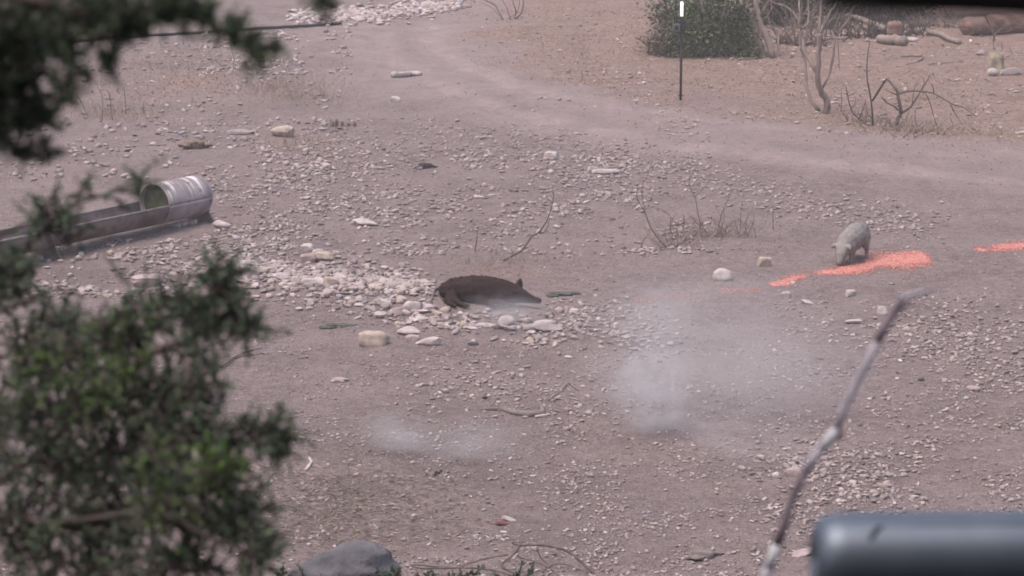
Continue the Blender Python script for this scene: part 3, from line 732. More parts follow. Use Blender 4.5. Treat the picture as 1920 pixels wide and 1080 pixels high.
def fine_twigs(r, n, w, h, mat, seed, lean=.8):
    rs = random.Random(seed); mb = MB()
    for k in range(n):
        x0 = rs.gauss(0, w * .4); y0 = rs.gauss(0, w * .4); a, b = rs.gauss(0, lean), rs.gauss(0, lean * .6); hh = h * rs.uniform(.3, 1)
        P = [np.array([x0, y0, .02])]
        for j in range(4): P.append(P[-1] + np.array([math.sin(a), math.sin(b), max(.25, math.cos(a))]) * hh / 4); a += rs.gauss(0, .35); b += rs.gauss(0, .3)
        mb.tube(P, [.0055, .0045, .0038, .003, .0018], 4, cap=False)
        if rs.random() < .6: mb.tube([P[2], P[2] + np.array([rs.gauss(0, .5), rs.gauss(0, .3), .5]) * hh * .4], [.004, .002], 4, cap=False)
    mb.build('fine_twigs', mat, r)['kind'] = 'stuff'
def plant(name, label, cat, base, specs, mat, part='branch', group=None, jit=.012, seed=1, dz=0.):
    p = G(*base); r = empty(name, (p[0], p[1], p[2] - .03)); tag(r, label, cat, group); stems(r, depth_of(p), specs, mat, part, jit, seed=seed); return r

bare = plant('bare_tree', 'bare pale tree forking low into several upright stems', 'tree', (1545, 211), [
    ([(1547, 214), (1551, 192), (1539, 167), (1533, 133), (1535, 89), (1536, 64)], 14, 8, 'trunk'),
    ([(1536, 64), (1538, 30), (1540, -10), (1548, -80), (1540, -150)], 6.5, 2), ([(1536, 66), (1555, 25), (1567, 8), (1584, -40), (1610, -110)], 5.5, 1.6),
    ([(1530, 133), (1511, 103), (1504, 69), (1503, 53)], 8, 6), ([(1503, 56), (1492, 30), (1472, 11), (1453, 6), (1420, -14)], 5.5, 1.6),
    ([(1503, 54), (1514, 42), (1516, 0), (1508, -70)], 4.5, 1.5), ([(1500, 46), (1498, 10), (1499, -8), (1490, -90)], 4, 1.4),
    ([(1536, 209), (1517, 178), (1511, 144), (1510, 119), (1501, 92)], 7.5, 4), ([(1501, 92), (1500, 74), (1497, 55)], 3.5, 1.5),
    ([(1542, 165), (1556, 133), (1563, 90), (1567, 67)], 5, 4), ([(1567, 67), (1589, 39), (1600, 14), (1614, 0), (1640, -60)], 4.2, 1.8),
    ([(1565, 76), (1563, 110), (1561, 122)], 2.4, 1.2), ([(1570, 74), (1573, 110), (1574, 128)], 2.2, 1), ([(1542, 76), (1562, 70), (1581, 75)], 3.4, 1.6),
    ([(1517, 40), (1521, 66), (1527, 88)], 3, 2.4), ([(1548, 30), (1541, 52), (1537, 62)], 3, 3), ([(1536, 20), (1526, -6), (1516, -40)], 2.4, 1.2)], M_bark, seed=4)
mesq = plant('mesquite_tree', 'leaning brown tree with two trunks beside the green bush', 'tree', (1440, 107), [
    ([(1433, 110), (1422, 77), (1416, 51), (1406, 20), (1392, -12), (1370, -70)], 15, 9, 'trunk'), ([(1449, 109), (1434, 61), (1424, 37), (1418, 0), (1422, -60)], 13, 8, 'trunk'),
    ([(1459, 117), (1459, 81), (1460, 61), (1457, 55)], 5, 4), ([(1418, 58), (1408, 64), (1395, 49), (1381, 34), (1376, 20)], 3, 1.2),
    ([(1425, 40), (1440, 28), (1447, 12), (1445, -12)], 3.4, 1.4), ([(1400, 10), (1396, 40), (1404, 70), (1400, 80)], 2.6, 1), ([(1428, 30), (1444, -5), (1462, -40)], 6, 3),
    ([(1408, 25), (1424, 2), (1436, -30)], 5, 3), ([(1420, 76), (1408, 78), (1396, 70)], 2.4, 1)], M_bark, seed=5)
plant('broken_bush', 'dark broken dead bush with jagged forked limbs at right', 'dead bush', (1675, 243), [
    ([(1673, 245), (1681, 228), (1689, 212)], 7, 7, 'trunk'), ([(1689, 212), (1685, 185), (1679, 166), (1673, 158), (1662, 148)], 7, 3.6), ([(1662, 148), (1652, 165), (1637, 189)], 3.4, 2.2),
    ([(1689, 212), (1708, 200), (1727, 170), (1745, 139)], 5, 2), ([(1685, 176), (1712, 170), (1750, 175), (1781, 193), (1806, 202), (1830, 218)], 3.6, 1.2),
    ([(1710, 196), (1713, 172), (1718, 154)], 2.6, 1.4), ([(1654, 183), (1662, 192), (1677, 200), (1684, 207)], 2, 3), ([(1750, 175), (1750, 166), (1746, 156)], 2.4, 1.4),
    ([(1735, 173), (1746, 200), (1750, 216), (1758, 241)], 1.8, 1.2), ([(1716, 206), (1718, 236), (1739, 262)], 1.8, 1.2), ([(1684, 178), (1668, 172), (1660, 168)], 2.2, 1),
    ([(1781, 193), (1792, 215), (1806, 236)], 1.5, .8), ([(1727, 168), (1733, 150), (1722, 140)], 1.5, .7)], M_bark_dk, jit=.02, seed=6) and fine_twigs(bpy.data.objects['broken_bush'], 45, .75, .5, M_bark, 3, 1.2)
plant('dry_shrub', 'thin dark leafless shrub between the bare tree and broken bush', 'dead bush', (1630, 234), [
    ([(1637, 236), (1633, 189), (1625, 131), (1631, 77)], 4.2, 1.6), ([(1637, 236), (1612, 224), (1596, 204), (1588, 173), (1586, 160)], 3.4, 1.6),
    ([(1577, 210), (1578, 188), (1577, 166)], 2, 1.2), ([(1612, 222), (1618, 205), (1624, 188)], 2, 1), ([(1596, 204), (1604, 192), (1602, 180)], 1.6, .8),
    ([(1635, 190), (1646, 170), (1660, 150)], 2.6, 1.6), ([(1590, 180), (1600, 176), (1606, 170)], 1.4, .7), ([(1636, 222), (1626, 212), (1622, 196)], 1.6, .8),
    ([(1550, 232), (1580, 242), (1612, 246), (1650, 252)], 1.6, 1)], M_bark_dk, jit=.02, seed=7) and fine_twigs(bpy.data.objects['dry_shrub'], 26, .45, .55, M_bark, 4, 1.1)
plant('leafless_shrub', 'leafless brown shrub at the top edge beside the track', 'dead bush', (955, 36), [
    ([(943, 38), (929, 11), (904, -4), (880, -40)], 4, 1.6), ([(964, 37), (978, 25), (981, 0), (984, -50)], 4.2, 1.8), ([(957, 37), (950, 14), (941, -4), (936, -50)], 2.6, 1.2),
    ([(964, 36), (967, 20), (961, -2), (968, -50)], 2.4, 1.2), ([(943, 36), (934, 26), (918, 12), (898, 4)], 1.8, .8), ([(968, 24), (974, 8), (972, -30)], 1.8, .8), ([(950, 36), (960, 30), (975, 22)], 1.6, .8)], M_twig, jit=.02, seed=8)
plant('arching_stick', 'dry stick arching up from the dirt above the dark hog', 'stick', (945, 489), [
    ([(943, 489), (977, 470), (997, 443), (1012, 434), (1029, 405), (1038, 370), (1036, 355)], 4.8, 1.4), ([(1009, 437), (1023, 434), (1032, 408)], 2.6, 1.4), ([(1036, 382), (1026, 370), (1015, 360)], 1.4, .7)], M_twig, seed=9)
plant('short_stick', 'short dry stick upright left of the arching stick', 'stick', (890, 472), [([(891, 473), (893, 455), (896, 430)], 3, 1.4), ([(891, 472), (882, 473)], 2, 1.2)], M_twig, seed=10)
plant('twig_bush', 'thin brown twig bush with two kinked stems left of the taller one', 'dead bush', (1250, 464), [
    ([(1252, 466), (1233, 446), (1219, 423), (1207, 394), (1194, 370), (1197, 352)], 3.4, 1.3), ([(1285, 452), (1280, 423), (1268, 418), (1248, 397), (1238, 390)], 3, 1.2),
    ([(1210, 400), (1203, 352), (1214, 330), (1224, 292)], 1.8, 1), ([(1240, 456), (1228, 452), (1216, 446)], 1.4, .7), ([(1280, 430), (1283, 415), (1281, 402)], 1.6, .8), ([(1250, 464), (1262, 450), (1270, 440)], 1.4, .7)], M_twig, jit=.02, seed=11) and fine_twigs(bpy.data.objects['twig_bush'], 22, .30, .28, M_twig, 1, 1.1)
plant('twig_bush', 'taller faint twig bush with thin forked stems behind the dust', 'dead bush', (1345, 441), [
    ([(1345, 443), (1348, 420), (1356, 394), (1375, 353)], 2.8, 1.2), ([(1314, 424), (1308, 396), (1303, 370), (1294, 352), (1293, 338), (1307, 312)], 2, .9), ([(1303, 370), (1315, 356), (1338, 332)], 1.6, .8),
    ([(1388, 428), (1389, 400), (1392, 376), (1396, 356)], 1.6, .8), ([(1314, 438), (1314, 424)], 2, 2), ([(1320, 440), (1335, 434), (1352, 440)], 1.4, .8), ([(1360, 440), (1375, 430), (1388, 440), (1395, 466)], 1.2, .7), ([(1450, 430), (1449, 405), (1450, 385)], 1.2, .7)], M_twig, jit=.02, seed=12) and fine_twigs(bpy.data.objects['twig_bush.001'], 28, .42, .45, M_twig, 2, 1.0)
STALK = [('tallest forked dry weed stalk left of the cream rock', (211, 228), [([(211, 228), (208, 205), (206, 180), (200, 168)], 2.6, 1), ([(191, 226), (193, 200), (190, 178), (178, 150)], 2.2, 1), ([(207, 190), (203, 170)], 1.4, .8), ([(211, 228), (203, 242)], 1.8, 1)]),
         ('crooked dark weed stalk under the hanging foliage', (162, 216), [([(163, 216), (157, 200), (148, 184), (145, 176)], 3, 1.4)]),
         ('straight lone weed stalk right of the tall forked one', (236, 216), [([(236, 217), (235, 190), (232, 164)], 2, .9)]),
         ('short stubby weed stalk beside the lone one', (268, 218), [([(266, 220), (268, 205), (270, 190)], 3, 2), ([(272, 220), (262, 212)], 2, 1)]),
         ('curved weed stalk pair far beneath the black pipe', (330, 146), [([(333, 146), (324, 130), (318, 112)], 2, 1), ([(353, 146), (354, 130)], 1.4, .8)]),
         ('thin weed stalk above the reddish bare patch', (287, 132), [([(288, 133), (281, 118), (277, 100)], 2, 1)]),
         ('bent twig pair right of the dark branch tip', (420, 128), [([(418, 128), (410, 118), (402, 112)], 1.8, .8), ([(437, 126), (439, 110), (434, 92)], 2.2, 1)]),
         ('leaning twig just below the black pipe', (308, 92), [([(311, 92), (302, 84), (298, 74)], 2, 1), ([(345, 84), (341, 72)], 1.6, .8)]),
         ('tiny dark twig sticking up at far left', (153, 284), [([(170, 287), (155, 280), (150, 272)], 2.2, 1)]),
         ('thin upright twig on the litter past the track', (1090, 155), [([(1088, 156), (1092, 145), (1090, 132)], 1.8, .8)])]
for k_, (lb, bs, spx_) in enumerate(STALK): plant('weed_stalk', lb, 'weed', bs, spx_, M_twig, 'stem', 'dry weed stalks', seed=20 + k_)

def lying(name, label, cat, pts, w0, w1, mat, lift=.6, n=9, group=None, seed=2, kids=()):
    """a limb on the ground: points are read on the ground itself"""
    rs = random.Random(seed); g0 = G(*pts[0]); r = empty(name, tuple(g0)); tag(r, label, cat, group)
    def run(pts, w0, w1, nm):
        P, W = [], []
        for i_, q in enumerate(pts):
            g = G(q[0], q[1]); wv = (w0 + (w1 - w0) * i_ / (len(pts) - 1)); g[2] += wv * .5 * lift + (q[2] if len(q) > 2 else 0); P.append(g - g0); W.append(wv * .5)
        Q, WW = [], []
        for i_ in range(len(P) - 1):
            for k in range(4):
                t = k / 4; Q.append(P[i_] * (1 - t) + P[i_ + 1] * t + np.array([0, rs.gauss(0, 1), rs.gauss(0, 1)]) * W[i_] * .10); WW.append((W[i_] * (1 - t) + W[i_ + 1] * t) * (1 + rs.uniform(-.03, .03)))
        Q.append(P[-1]); WW.append(W[-1] * .9)
        mb = MB(); mb.tube(Q, WW, n, wob=.14); return mb.build(nm, mat, r)
    run(pts, w0, w1, 'stem')
    for kp, a, b_ in kids: run(kp, a, b_, 'branch')
    return r
M_limb = M('fallen_limb_bark', (.15, .118, .112), (.23, .19, .182), 12, .95, .006)
lying('fallen_limb', 'crooked fallen limb lying on bare dirt right of the small dust puff', 'limb', [(1022, 780), (985, 780), (963, 777), (945, 770), (920, 769), (905, 769)], .075, .03, M_limb, kids=[([(1018, 779), (1016, 768, .02), (1011, 764, .05)], .05, .03), ([(915, 769), (928, 760, .04), (934, 756, .09)], .02, .012), ([(905, 769), (895, 766)], .02, .01)])
lying('faint_stick', 'faint thin stick slanting up from the end of the fallen limb', 'stick', [(1028, 752), (1050, 735), (1066, 718), (1085, 733)], .03, .02, M_limb)
M_hose = M('black_pipe', (.012, .012, .013), (.03, .028, .028), 20, .55)
lying('water_pipe', 'thin black pipe lying straight across the far ground at left', 'pipe', [(90, 84), (190, 76), (300, 68), (390, 63), (450, 58), (520, 54), (580, 51), (640, 47)], .075, .07, M_hose, lift=1)
lying('slab', 'long white slab lying flat on the track', 'slab', [(736, 146), (750, 145), (770, 143), (789, 142)], .13, .10, STONE_MATS['white'], lift=.9)
# log pile beyond the trees
lying('cut_log', 'pale cut log on the ground at the edge of the thicket', 'log', [(1697, 86), (1670, 84), (1645, 80)], .24, .20, M_wood, lift=.9, seed=3)
lying('dead_branch', 'pale bent branch lying right of the stump', 'branch', [(1800, 84), (1782, 80), (1765, 70), (1740, 66)], .10, .13, M_wood, lift=1.2, seed=4)
lying('dead_branch', 'grey branch leaning over the log pile behind the bare tree', 'branch', [(1655, 72, .15), (1630, 62, .18), (1600, 52, .2), (1585, 50, .2)], .16, .10, M_wood, lift=1, seed=5)
lying('dead_branch', 'pale branch lying behind the forked stems of the bare tree', 'branch', [(1478, 82), (1505, 86), (1545, 80, .05), (1590, 78, .05)], .09, .07, M_wood, lift=1, seed=6)
lying('rotten_log', 'big reddish rotten log at the right edge', 'log', [(1812, 66), (1850, 64), (1900, 62), (1990, 58)], .42, .5, M_redwood, lift=.9, n=14, seed=7)
lying('fallen_stick', 'pale stick with a forked end on the litter below the stump', 'stick', [(1690, 107), (1710, 106), (1729, 107)], .05, .08, M_wood, seed=8, kids=[([(1700, 121), (1716, 118), (1730, 111, .02)], .03, .05)])
lying('fallen_stick', 'brown stick flat on the litter left of the pale stump', 'stick', [(1746, 121), (1770, 119), (1806, 117)], .055, .03, M_wood, seed=9)
lying('fallen_stick', 'dark stick along the foot of the two trunk tree', 'stick', [(1383, 113), (1410, 111), (1447, 106)], .05, .05, M_bark, seed=10)
lying('fallen_stick', 'grey stick half hidden beneath the right hand thicket', 'stick', [(1700, 52), (1730, 50), (1752, 48)], .08, .05, M_bark_dk, seed=11)
lying('fallen_stick', 'pale thin stick on the slope over the rotten log', 'stick', [(1880, 36), (1900, 38), (1940, 40)], .07, .05, M_wood, seed=12)
plant('forked_snag', 'pale Y shaped snag on the grey slope at top right', 'snag', (1783, 40), [([(1783, 42), (1779, 32), (1772, 20), (1768, 8)], 4, 2), ([(1780, 34), (1787, 28), (1791, 22)], 3.4, 2)], M_wood, 'stem', seed=30)
plant('curved_snag', 'dark hooked snag in front of the rotten log', 'snag', (1864, 75), [([(1864, 78), (1862, 60), (1853, 42), (1848, 30), (1856, 24)], 4, 2), ([(1862, 66), (1880, 52)], 1.8, 1)], M_bark, 'stem', seed=31)
plant('sapling', 'thin pale sapling stalks rising behind the pale stump', 'sapling', (1868, 112), [([(1868, 114), (1864, 90), (1860, 70)], 2.6, 1.2), ([(1874, 114), (1879, 92), (1877, 80)], 2, 1)], M_wood, 'stem', seed=32)
def stump(name, label, base, w, h, mat, seed):
    p = G(*base); r = empty(name, tuple(p)); tag(r, label, 'stump'); rs = np.random.default_rng(seed)
    mb = MB(); n = 20; V, Fc = [], []
    lev = [(-.05, 1.25), (.1, 1.08), (.4, .95), (.75, .9), (1, .88)]
    for (hh, rr) in lev:
        for k in range(n):
            a = 2 * math.pi * k / n; q = rr * (1 + .14 * math.sin(3 * a + seed) + .08 * math.sin(5 * a + 2)) * w / 2; V.append((q * math.cos(a), q * math.sin(a), h * hh + (rs.uniform(-.12, .16) * h if hh == 1 else 0)))
    for i_ in range(len(lev) - 1):
        for k in range(n): a, b_ = i_ * n + k, i_ * n + (k + 1) % n; Fc.append((a, b_, b_ + n, a + n))
    c_ = len(V); V.append((0, 0, h * .82))
    for k in range(n): Fc.append(((len(lev) - 1) * n + k, (len(lev) - 1) * n + (k + 1) % n, c_))
    mb.add(V, Fc); mb.build('trunk', mat, r)
    mb = MB(); mb.tube([(w * .3, 0, h * .3), (w * .7, -.05, h * .12), (w * 1.1, -.1, .0)], [w * .2, w * .13, w * .06], 8, wob=.15); mb.build('root', mat, r); return r
stump('stump', 'broken reddish stump above the cut log', (1676, 78), .34, .45, M_redwood, 3)
stump('stump', 'pale splintered stump with green lichen near the right edge', (1868, 136), .34, .40, M('pale_stump', (.17, .155, .11), (.40, .32, .255), 6, .9, .02), 5)

# small odd things on the dirt
def lump(name, label, cat, base, w, h, mat, seed, kd='chip', scale=None):
    rs = np.random.default_rng(seed); p = G(*base); r = empty(name, tuple(p)); tag(r, label, cat)
    for k in range(3):
        V_, T_ = stone_template(3, ('blocky', 'chip', 'long')[k], rs); V_ = V_ * np.array([w * (.5 if k == 0 else .32), w * .35, h * (.8 if k == 0 else .55)]) * (1 + .12 * np.sin(V_[:, [0]] * 17 + k) * np.sin(V_[:, [1]] * 13))
        V_ += ((0, -.32, .3)[k] * w, (0, -.06, .05)[k], h * .3); raw_mesh('piece', V_, T_, mat, smooth=False, parent=r)
    return r
M_char = M('dark_bark', (.030, .024, .025), (.075, .06, .058), 18, .95, .01)
M_brn = M('brown_bark', (.115, .075, .055), (.24, .175, .14), 16, .95, .01)
M_gry = M('grey_bark', (.058, .056, .052), (.12, .115, .105), 16, .95, .01)
lump('bark_lump', 'black bark lump among the stones in the middle field', 'bark', (797, 316), .26, .11, M_char, 1)
lump('stump_bits', 'brown rotten stump bits on the ground left of the cream rock', 'stump', (362, 278), .38, .17, M_brn, 2)
lump('bark_scrap', 'dark grey scrap of bark on bare dirt left of the tan block', 'bark', (630, 613), .28, .05, M_gry, 3)
lump('dung_patch', 'dark flattened dung on the dirt right of the hog', 'dung', (1052, 553), .30, .045, M_gry, 4)
lump('dung_patch', 'small dark dung on the darker dirt near the bottom', 'dung', (820, 888), .06, .03, M_char, 5)
lump('bark_scrap', 'dark flat bark on the dirt left of the rifle muzzle', 'bark', (1316, 1044), .22, .07, M_limb, 6)
for k_, (px, hh, lb) in enumerate([(622, .16, 'pale leaning stub, leftmost of the row beside the track'), (630, .14, 'dark stub second from the left in the row'), (641, .09, 'brown stub in the middle of the row'), (652, .07, 'low brown stub fourth in the row'), (664, .08, 'brown stub at the right end of the row')]):
    q = G(px, 237); r = empty('stub', tuple(q)); tag(r, lb, 'stub', 'row of stubs beside the track')
    mb = MB(); mb.tube([(0, 0, -.04), (.01, 0, hh * .5), (-.03 if k_ == 0 else .01, 0, hh)], [.035, .03, .022], 8, wob=.25); mb.build('stem', M_wood if k_ == 0 else M_brn, r)
lying('bone', 'pale curved bone on the litter right of the leafy branch', 'bone', [(573, 884), (579, 876), (584, 868), (580, 860)], .035, .028, STONE_MATS['white'], seed=14)
lying('forked_twig', 'forked brown twig lying left of the pale bone', 'twig', [(482, 868), (500, 878), (512, 876), (520, 860)], .018, .012, M_wood, seed=15, kids=[([(512, 876), (524, 882)], .01, .008)])
lying('thin_twig', 'thin dark twig crossing the dirt beside the leafy bush', 'twig', [(415, 692), (440, 672), (465, 660), (490, 654)], .022, .008, M_twig, lift=2, seed=16, kids=[([(440, 674), (462, 668), (490, 664)], .014, .006)])
mb = MB(); q = G(938, 984); r = empty('leaf', tuple(q)); tag(r, 'dead red leaf on the dirt near the bottom edge', 'leaf')
mb.add([(-.06, 0, .012), (-.02, -.03, .02), (.05, -.02, .012), (.07, .01, .02), (.02, .035, .014), (-.03, .03, .02), (0, 0, .03)], [(0, 1, 6), (1, 2, 6), (2, 3, 6), (3, 4, 6), (4, 5, 6), (5, 0, 6)]); mb.tube([(-.06, 0, .012), (-.12, .05, .01)], .004, 5)
mb.build('blade', M('red_leaf', (.13, .03, .035), (.22, .06, .06), 30, .8), r, smooth=False)
# looping bare twigs at the bottom: a dry vine shrub close to the slope
plant('bare_vine', 'looping bare dark twigs rising from the bottom edge', 'dead bush', (1040, 1078), [
    ([(1135, 1096), (1098, 1062), (1068, 1035), (1030, 1024), (992, 1022), (968, 1022)], 6, 4), ([(976, 1022), (962, 1040), (943, 1055), (942, 1064), (975, 1078)], 5.5, 3.5),
    ([(952, 1040), (915, 1046), (880, 1056), (850, 1064), (768, 1058)], 3.2, 3), ([(968, 1042), (1000, 1052), (1030, 1064), (1050, 1085)], 3.4, 2.2), ([(770, 1060), (800, 1066), (860, 1064), (920, 1068), (960, 1080)], 4.6, 3),
    ([(1008, 1030), (1014, 1046), (1026, 1058)], 2.4, 1.4), ([(1130, 1090), (1155, 1074), (1172, 1062)], 2.4, 1.2), ([(968, 1022), (962, 1016), (985, 1018)], 3, 2), ([(1010, 1078), (1035, 1060), (1060, 1058), (1090, 1070)], 2.6, 1.6)], M_twig, jit=.012, seed=40)

# ---------------------------------------------------------------- dry grass, straw and leaf litter
def blades(name, label, zones, mat=M_straw, upright=.0, colr=((.42, .32, .22), (.34, .25, .17), (.5, .4, .29)), ln=(.06, .16), wd=.006, kind='stuff'):
    Cs, Us, Ls = [], [], []
    for (cx, cy, rx, ry, n) in zones:
        px = cx + rng.normal(0, rx, n); py = np.minimum(cy + rng.normal(0, ry, n), 1100); py = np.maximum(py, -10)
        x, y = ground_xy(px, py); z = H(x, y); L = rng.uniform(*ln, n)
        a = rng.uniform(0, 6.28, n); U = np.stack([np.cos(a), np.sin(a), np.abs(rng.normal(0, .15, n)) + upright * rng.uniform(.6, 2.5, n)], 1); U = unit(U)
        Cs.append(np.stack([x, y, z + .008], 1) + U * L[:, None] * .5); Us.append(U); Ls.append(L)
    C, U, L = np.concatenate(Cs), np.concatenate(Us), np.concatenate(Ls)
    V, T, Cc = leaf_cloud(C, U, L, np.full(len(L), wd), tints(len(L), np.array(colr), .22))
    return tag(raw_mesh(name, V, T, mat, Cc), label, kind=kind)
blades('straw', 'dry straw lying matted on the ground near the bottom left', [(640, 930, 110, 42, 2600), (560, 980, 60, 40, 900), (760, 960, 90, 40, 700)], ln=(.05, .15), wd=.006, colr=((.27, .22, .185), (.21, .17, .145), (.33, .275, .23)))
blades('dry_grass', 'thin standing dry grass on the far ground', [(560, 185, 45, 10, 800), (520, 170, 35, 9, 500), (220, 218, 60, 8, 600), (330, 120, 70, 16, 800), (180, 215, 50, 8, 300), (470, 130, 40, 12, 300), (600, 160, 50, 12, 160), (1290, 455, 45, 7, 200), (1350, 445, 40, 6, 150), (560, 275, 40, 8, 300), (1130, 120, 90, 20, 260), (1330, 135, 80, 22, 160), (1010, 60, 60, 14, 180), (1730, 250, 55, 9, 420), (1600, 235, 40, 8, 200), (940, 500, 50, 8, 240)], upright=1.0, ln=(.08, .26), wd=.005, colr=((.34, .255, .20), (.27, .205, .165), (.42, .33, .26)))
def litter():
    n = 17000; px = rng.uniform(840, 1990, n); py = rng.uniform(-5, 300, n); x, y = ground_xy(px, py)
    l_ = zone_masks(x, y)[1]; k = rng.random(n) < l_ * np.clip((fbm(x * 1.3, y * .9, 3, 5) - .3) * 3, .1, 1); x, y = x[k], y[k]
    n2 = 1500; a = rng.normal(0, 1, (n2, 2)); x2, y2 = ground_xy(330 + a[:, 0] * 130, np.maximum(150 + a[:, 1] * 30, 0)); x, y = np.r_[x, x2], np.r_[y, y2]
    n3 = 110; a = rng.normal(0, 1, (n3, 2)); x2, y2 = ground_xy(660 + a[:, 0] * 130, 930 + a[:, 1] * 50); x, y = np.r_[x, x2], np.r_[y, y2]
    n = len(x); z = H(x, y); U = unit(np.stack([rng.normal(0, 1, n), rng.normal(0, 1, n), rng.normal(0, .25, n)], 1)); L = rng.uniform(.025, .07, n)
    V, T, C = leaf_cloud(np.stack([x, y, z + .015], 1), U, L, L * .5, tints(n, [(.27, .175, .135), (.13, .082, .065), (.48, .37, .30), (.36, .24, .185), (.17, .105, .08)], .3), flat=True)
    tag(raw_mesh('leaf_litter', V, T, M_straw, C), 'dead brown leaf litter on the ground beyond the track', kind='stuff')
litter()

# ---------------------------------------------------------------- green bush and the thicket beyond
def crown(name, root, blobs, n, ls, colr, seed, var=.35, droop=0.):
    """leaf clumps through the volume of several ellipsoids (centres in world, relative to root)"""
    rs = np.random.default_rng(seed); tot = sum(b[6] for b in blobs); Vs, Ts, Cs = [], [], []; off = 0
    for (cx, cy, cz, rx, ry, rz_, wt) in blobs:
        m = int(n * wt / tot); ncl = max(6, m // 38)
        d = unit(rs.normal(size=(ncl, 3))); rad = rs.random(ncl) ** .42
        cc = np.array([cx, cy, cz]) + d * rad[:, None] * np.array([rx, ry, rz_])
        k = rs.integers(0, ncl, m); sp_ = rs.normal(0, 1, (m, 3)) * ls * np.array([1.7, 1.7, 1.4])
        C = cc[k] + sp_; U = unit(sp_ + rs.normal(0, ls * .9, (m, 3)) + d[k] * ls - np.array([0, 0, droop * ls])); L = ls * rs.uniform(.55, 1.3, m)
        tone = np.exp(rs.normal(0, var, ncl))[k][:, None]
        V, T, Cc = leaf_cloud(C, U, L, L * .5, tints(m, np.array(colr), .22, rs) * tone, .3, rs)
        Vs.append(V); Ts.append(T + off); Cs.append(Cc); off += len(V)
    return raw_mesh(name, np.concatenate(Vs) - np.array(root.location), np.concatenate(Ts), M_leaf, np.concatenate(Cs), parent=root)
GREEN = [(.060, .088, .036), (.085, .112, .050), (.042, .060, .030), (.125, .128, .072)]
BROWN = [(.13, .095, .072), (.17, .125, .095), (.09, .068, .055)]
g = G(1330, 104); bush = empty('green_bush', tuple(g)); tag(bush, 'leafy green bush behind the camera post', 'bush')
gd = depth_of(g); S1 = gd / F
def bl(px, py, rx, ry, wt, dd=0.): c_ = D(px, py, gd + dd); return (*c_, rx * S1, min(rx, ry) * S1, ry * S1, wt)
crown('foliage', bush, [bl(1335, 60, 70, 42, 5), bl(1385, 50, 40, 45, 3, .4), bl(1290, 70, 40, 30, 2), bl(1340, 5, 60, 45, 4, .5), bl(1310, 92, 60, 13, 1.5, -.2), bl(1385, 92, 36, 14, 1), bl(1270, 20, 36, 36, 1.4, .5), bl(1330, 50, 100, 62, 2.2, 0), bl(1395, 100, 34, 10, .5, -.3), bl(1290, 30, 90, 70, 1.0, .3), bl(1380, 10, 60, 60, .8, .2)], 12500, .088, GREEN, 3, .5)
crown('dry_skirt', bush, [bl(1235, 75, 34, 24, 2), bl(1250, 35, 36, 30, 2, .6), bl(1262, 98, 40, 8, .8)], 2200, .06, BROWN + [(.10, .10, .06)], 4, .3)
stems(bush, gd, [([(1330, 108), (1325, 70), (1318, 20), (1310, -30)], 7, 3), ([(1340, 108), (1352, 60), (1362, 0), (1366, -40)], 6, 3), ([(1320, 108), (1300, 70), (1280, 40)], 4, 2), ([(1345, 108), (1372, 70), (1395, 30)], 4, 2), ([(1312, 108), (1312, 95), (1313, 88)], 3, 2), ([(1240, 98), (1236, 70), (1228, 40)], 2, 1)], M_bark, seed=50)
def big_tree(name, label, px, py, extra, blobs, n, ls, colr, seed, wpx=26):
    p = G(px, py); r = empty(name, tuple(p)); tag(r, label, 'tree'); d = depth_of(p); s1 = d / F
    stems(r, d, [([(px, py + 3), (px + 4, py - 60), (px - 6, py - 160), (px + 8, py - 300)], wpx, wpx * .6, 'trunk')] + extra, M_bark_dk, seed=seed)
    B = []
    for (bx, by, rx, ry, wt, dd) in blobs: c_ = D(bx, by, d + dd); B.append((*c_, rx * s1, rx * s1 * .8, ry * s1, wt))
    crown('crown', r, B, n, ls, colr, seed, .45, .6); return r
DKG = [(.085, .082, .062), (.11, .10, .078), (.065, .062, .050), (.14, .115, .092)]
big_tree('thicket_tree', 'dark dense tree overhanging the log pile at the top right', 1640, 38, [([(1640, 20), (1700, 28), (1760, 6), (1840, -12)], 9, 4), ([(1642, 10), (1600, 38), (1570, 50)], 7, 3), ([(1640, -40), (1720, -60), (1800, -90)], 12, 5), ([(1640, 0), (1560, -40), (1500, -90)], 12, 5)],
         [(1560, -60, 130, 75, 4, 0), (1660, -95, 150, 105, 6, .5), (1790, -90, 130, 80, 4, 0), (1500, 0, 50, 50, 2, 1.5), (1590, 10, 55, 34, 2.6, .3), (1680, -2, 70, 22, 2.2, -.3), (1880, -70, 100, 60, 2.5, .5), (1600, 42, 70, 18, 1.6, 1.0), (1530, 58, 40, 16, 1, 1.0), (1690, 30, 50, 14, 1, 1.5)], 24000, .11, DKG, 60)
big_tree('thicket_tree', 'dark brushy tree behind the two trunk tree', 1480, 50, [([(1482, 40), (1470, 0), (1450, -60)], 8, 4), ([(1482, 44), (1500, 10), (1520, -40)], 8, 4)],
         [(1480, 12, 55, 42, 3, .3), (1450, -50, 90, 60, 3, 0), (1540, 40, 45, 22, 2, -.5), (1430, 20, 24, 40, 1, .5), (1350, -50, 90, 50, 3, .8)], 9000, .10, DKG + BROWN, 61, 16)
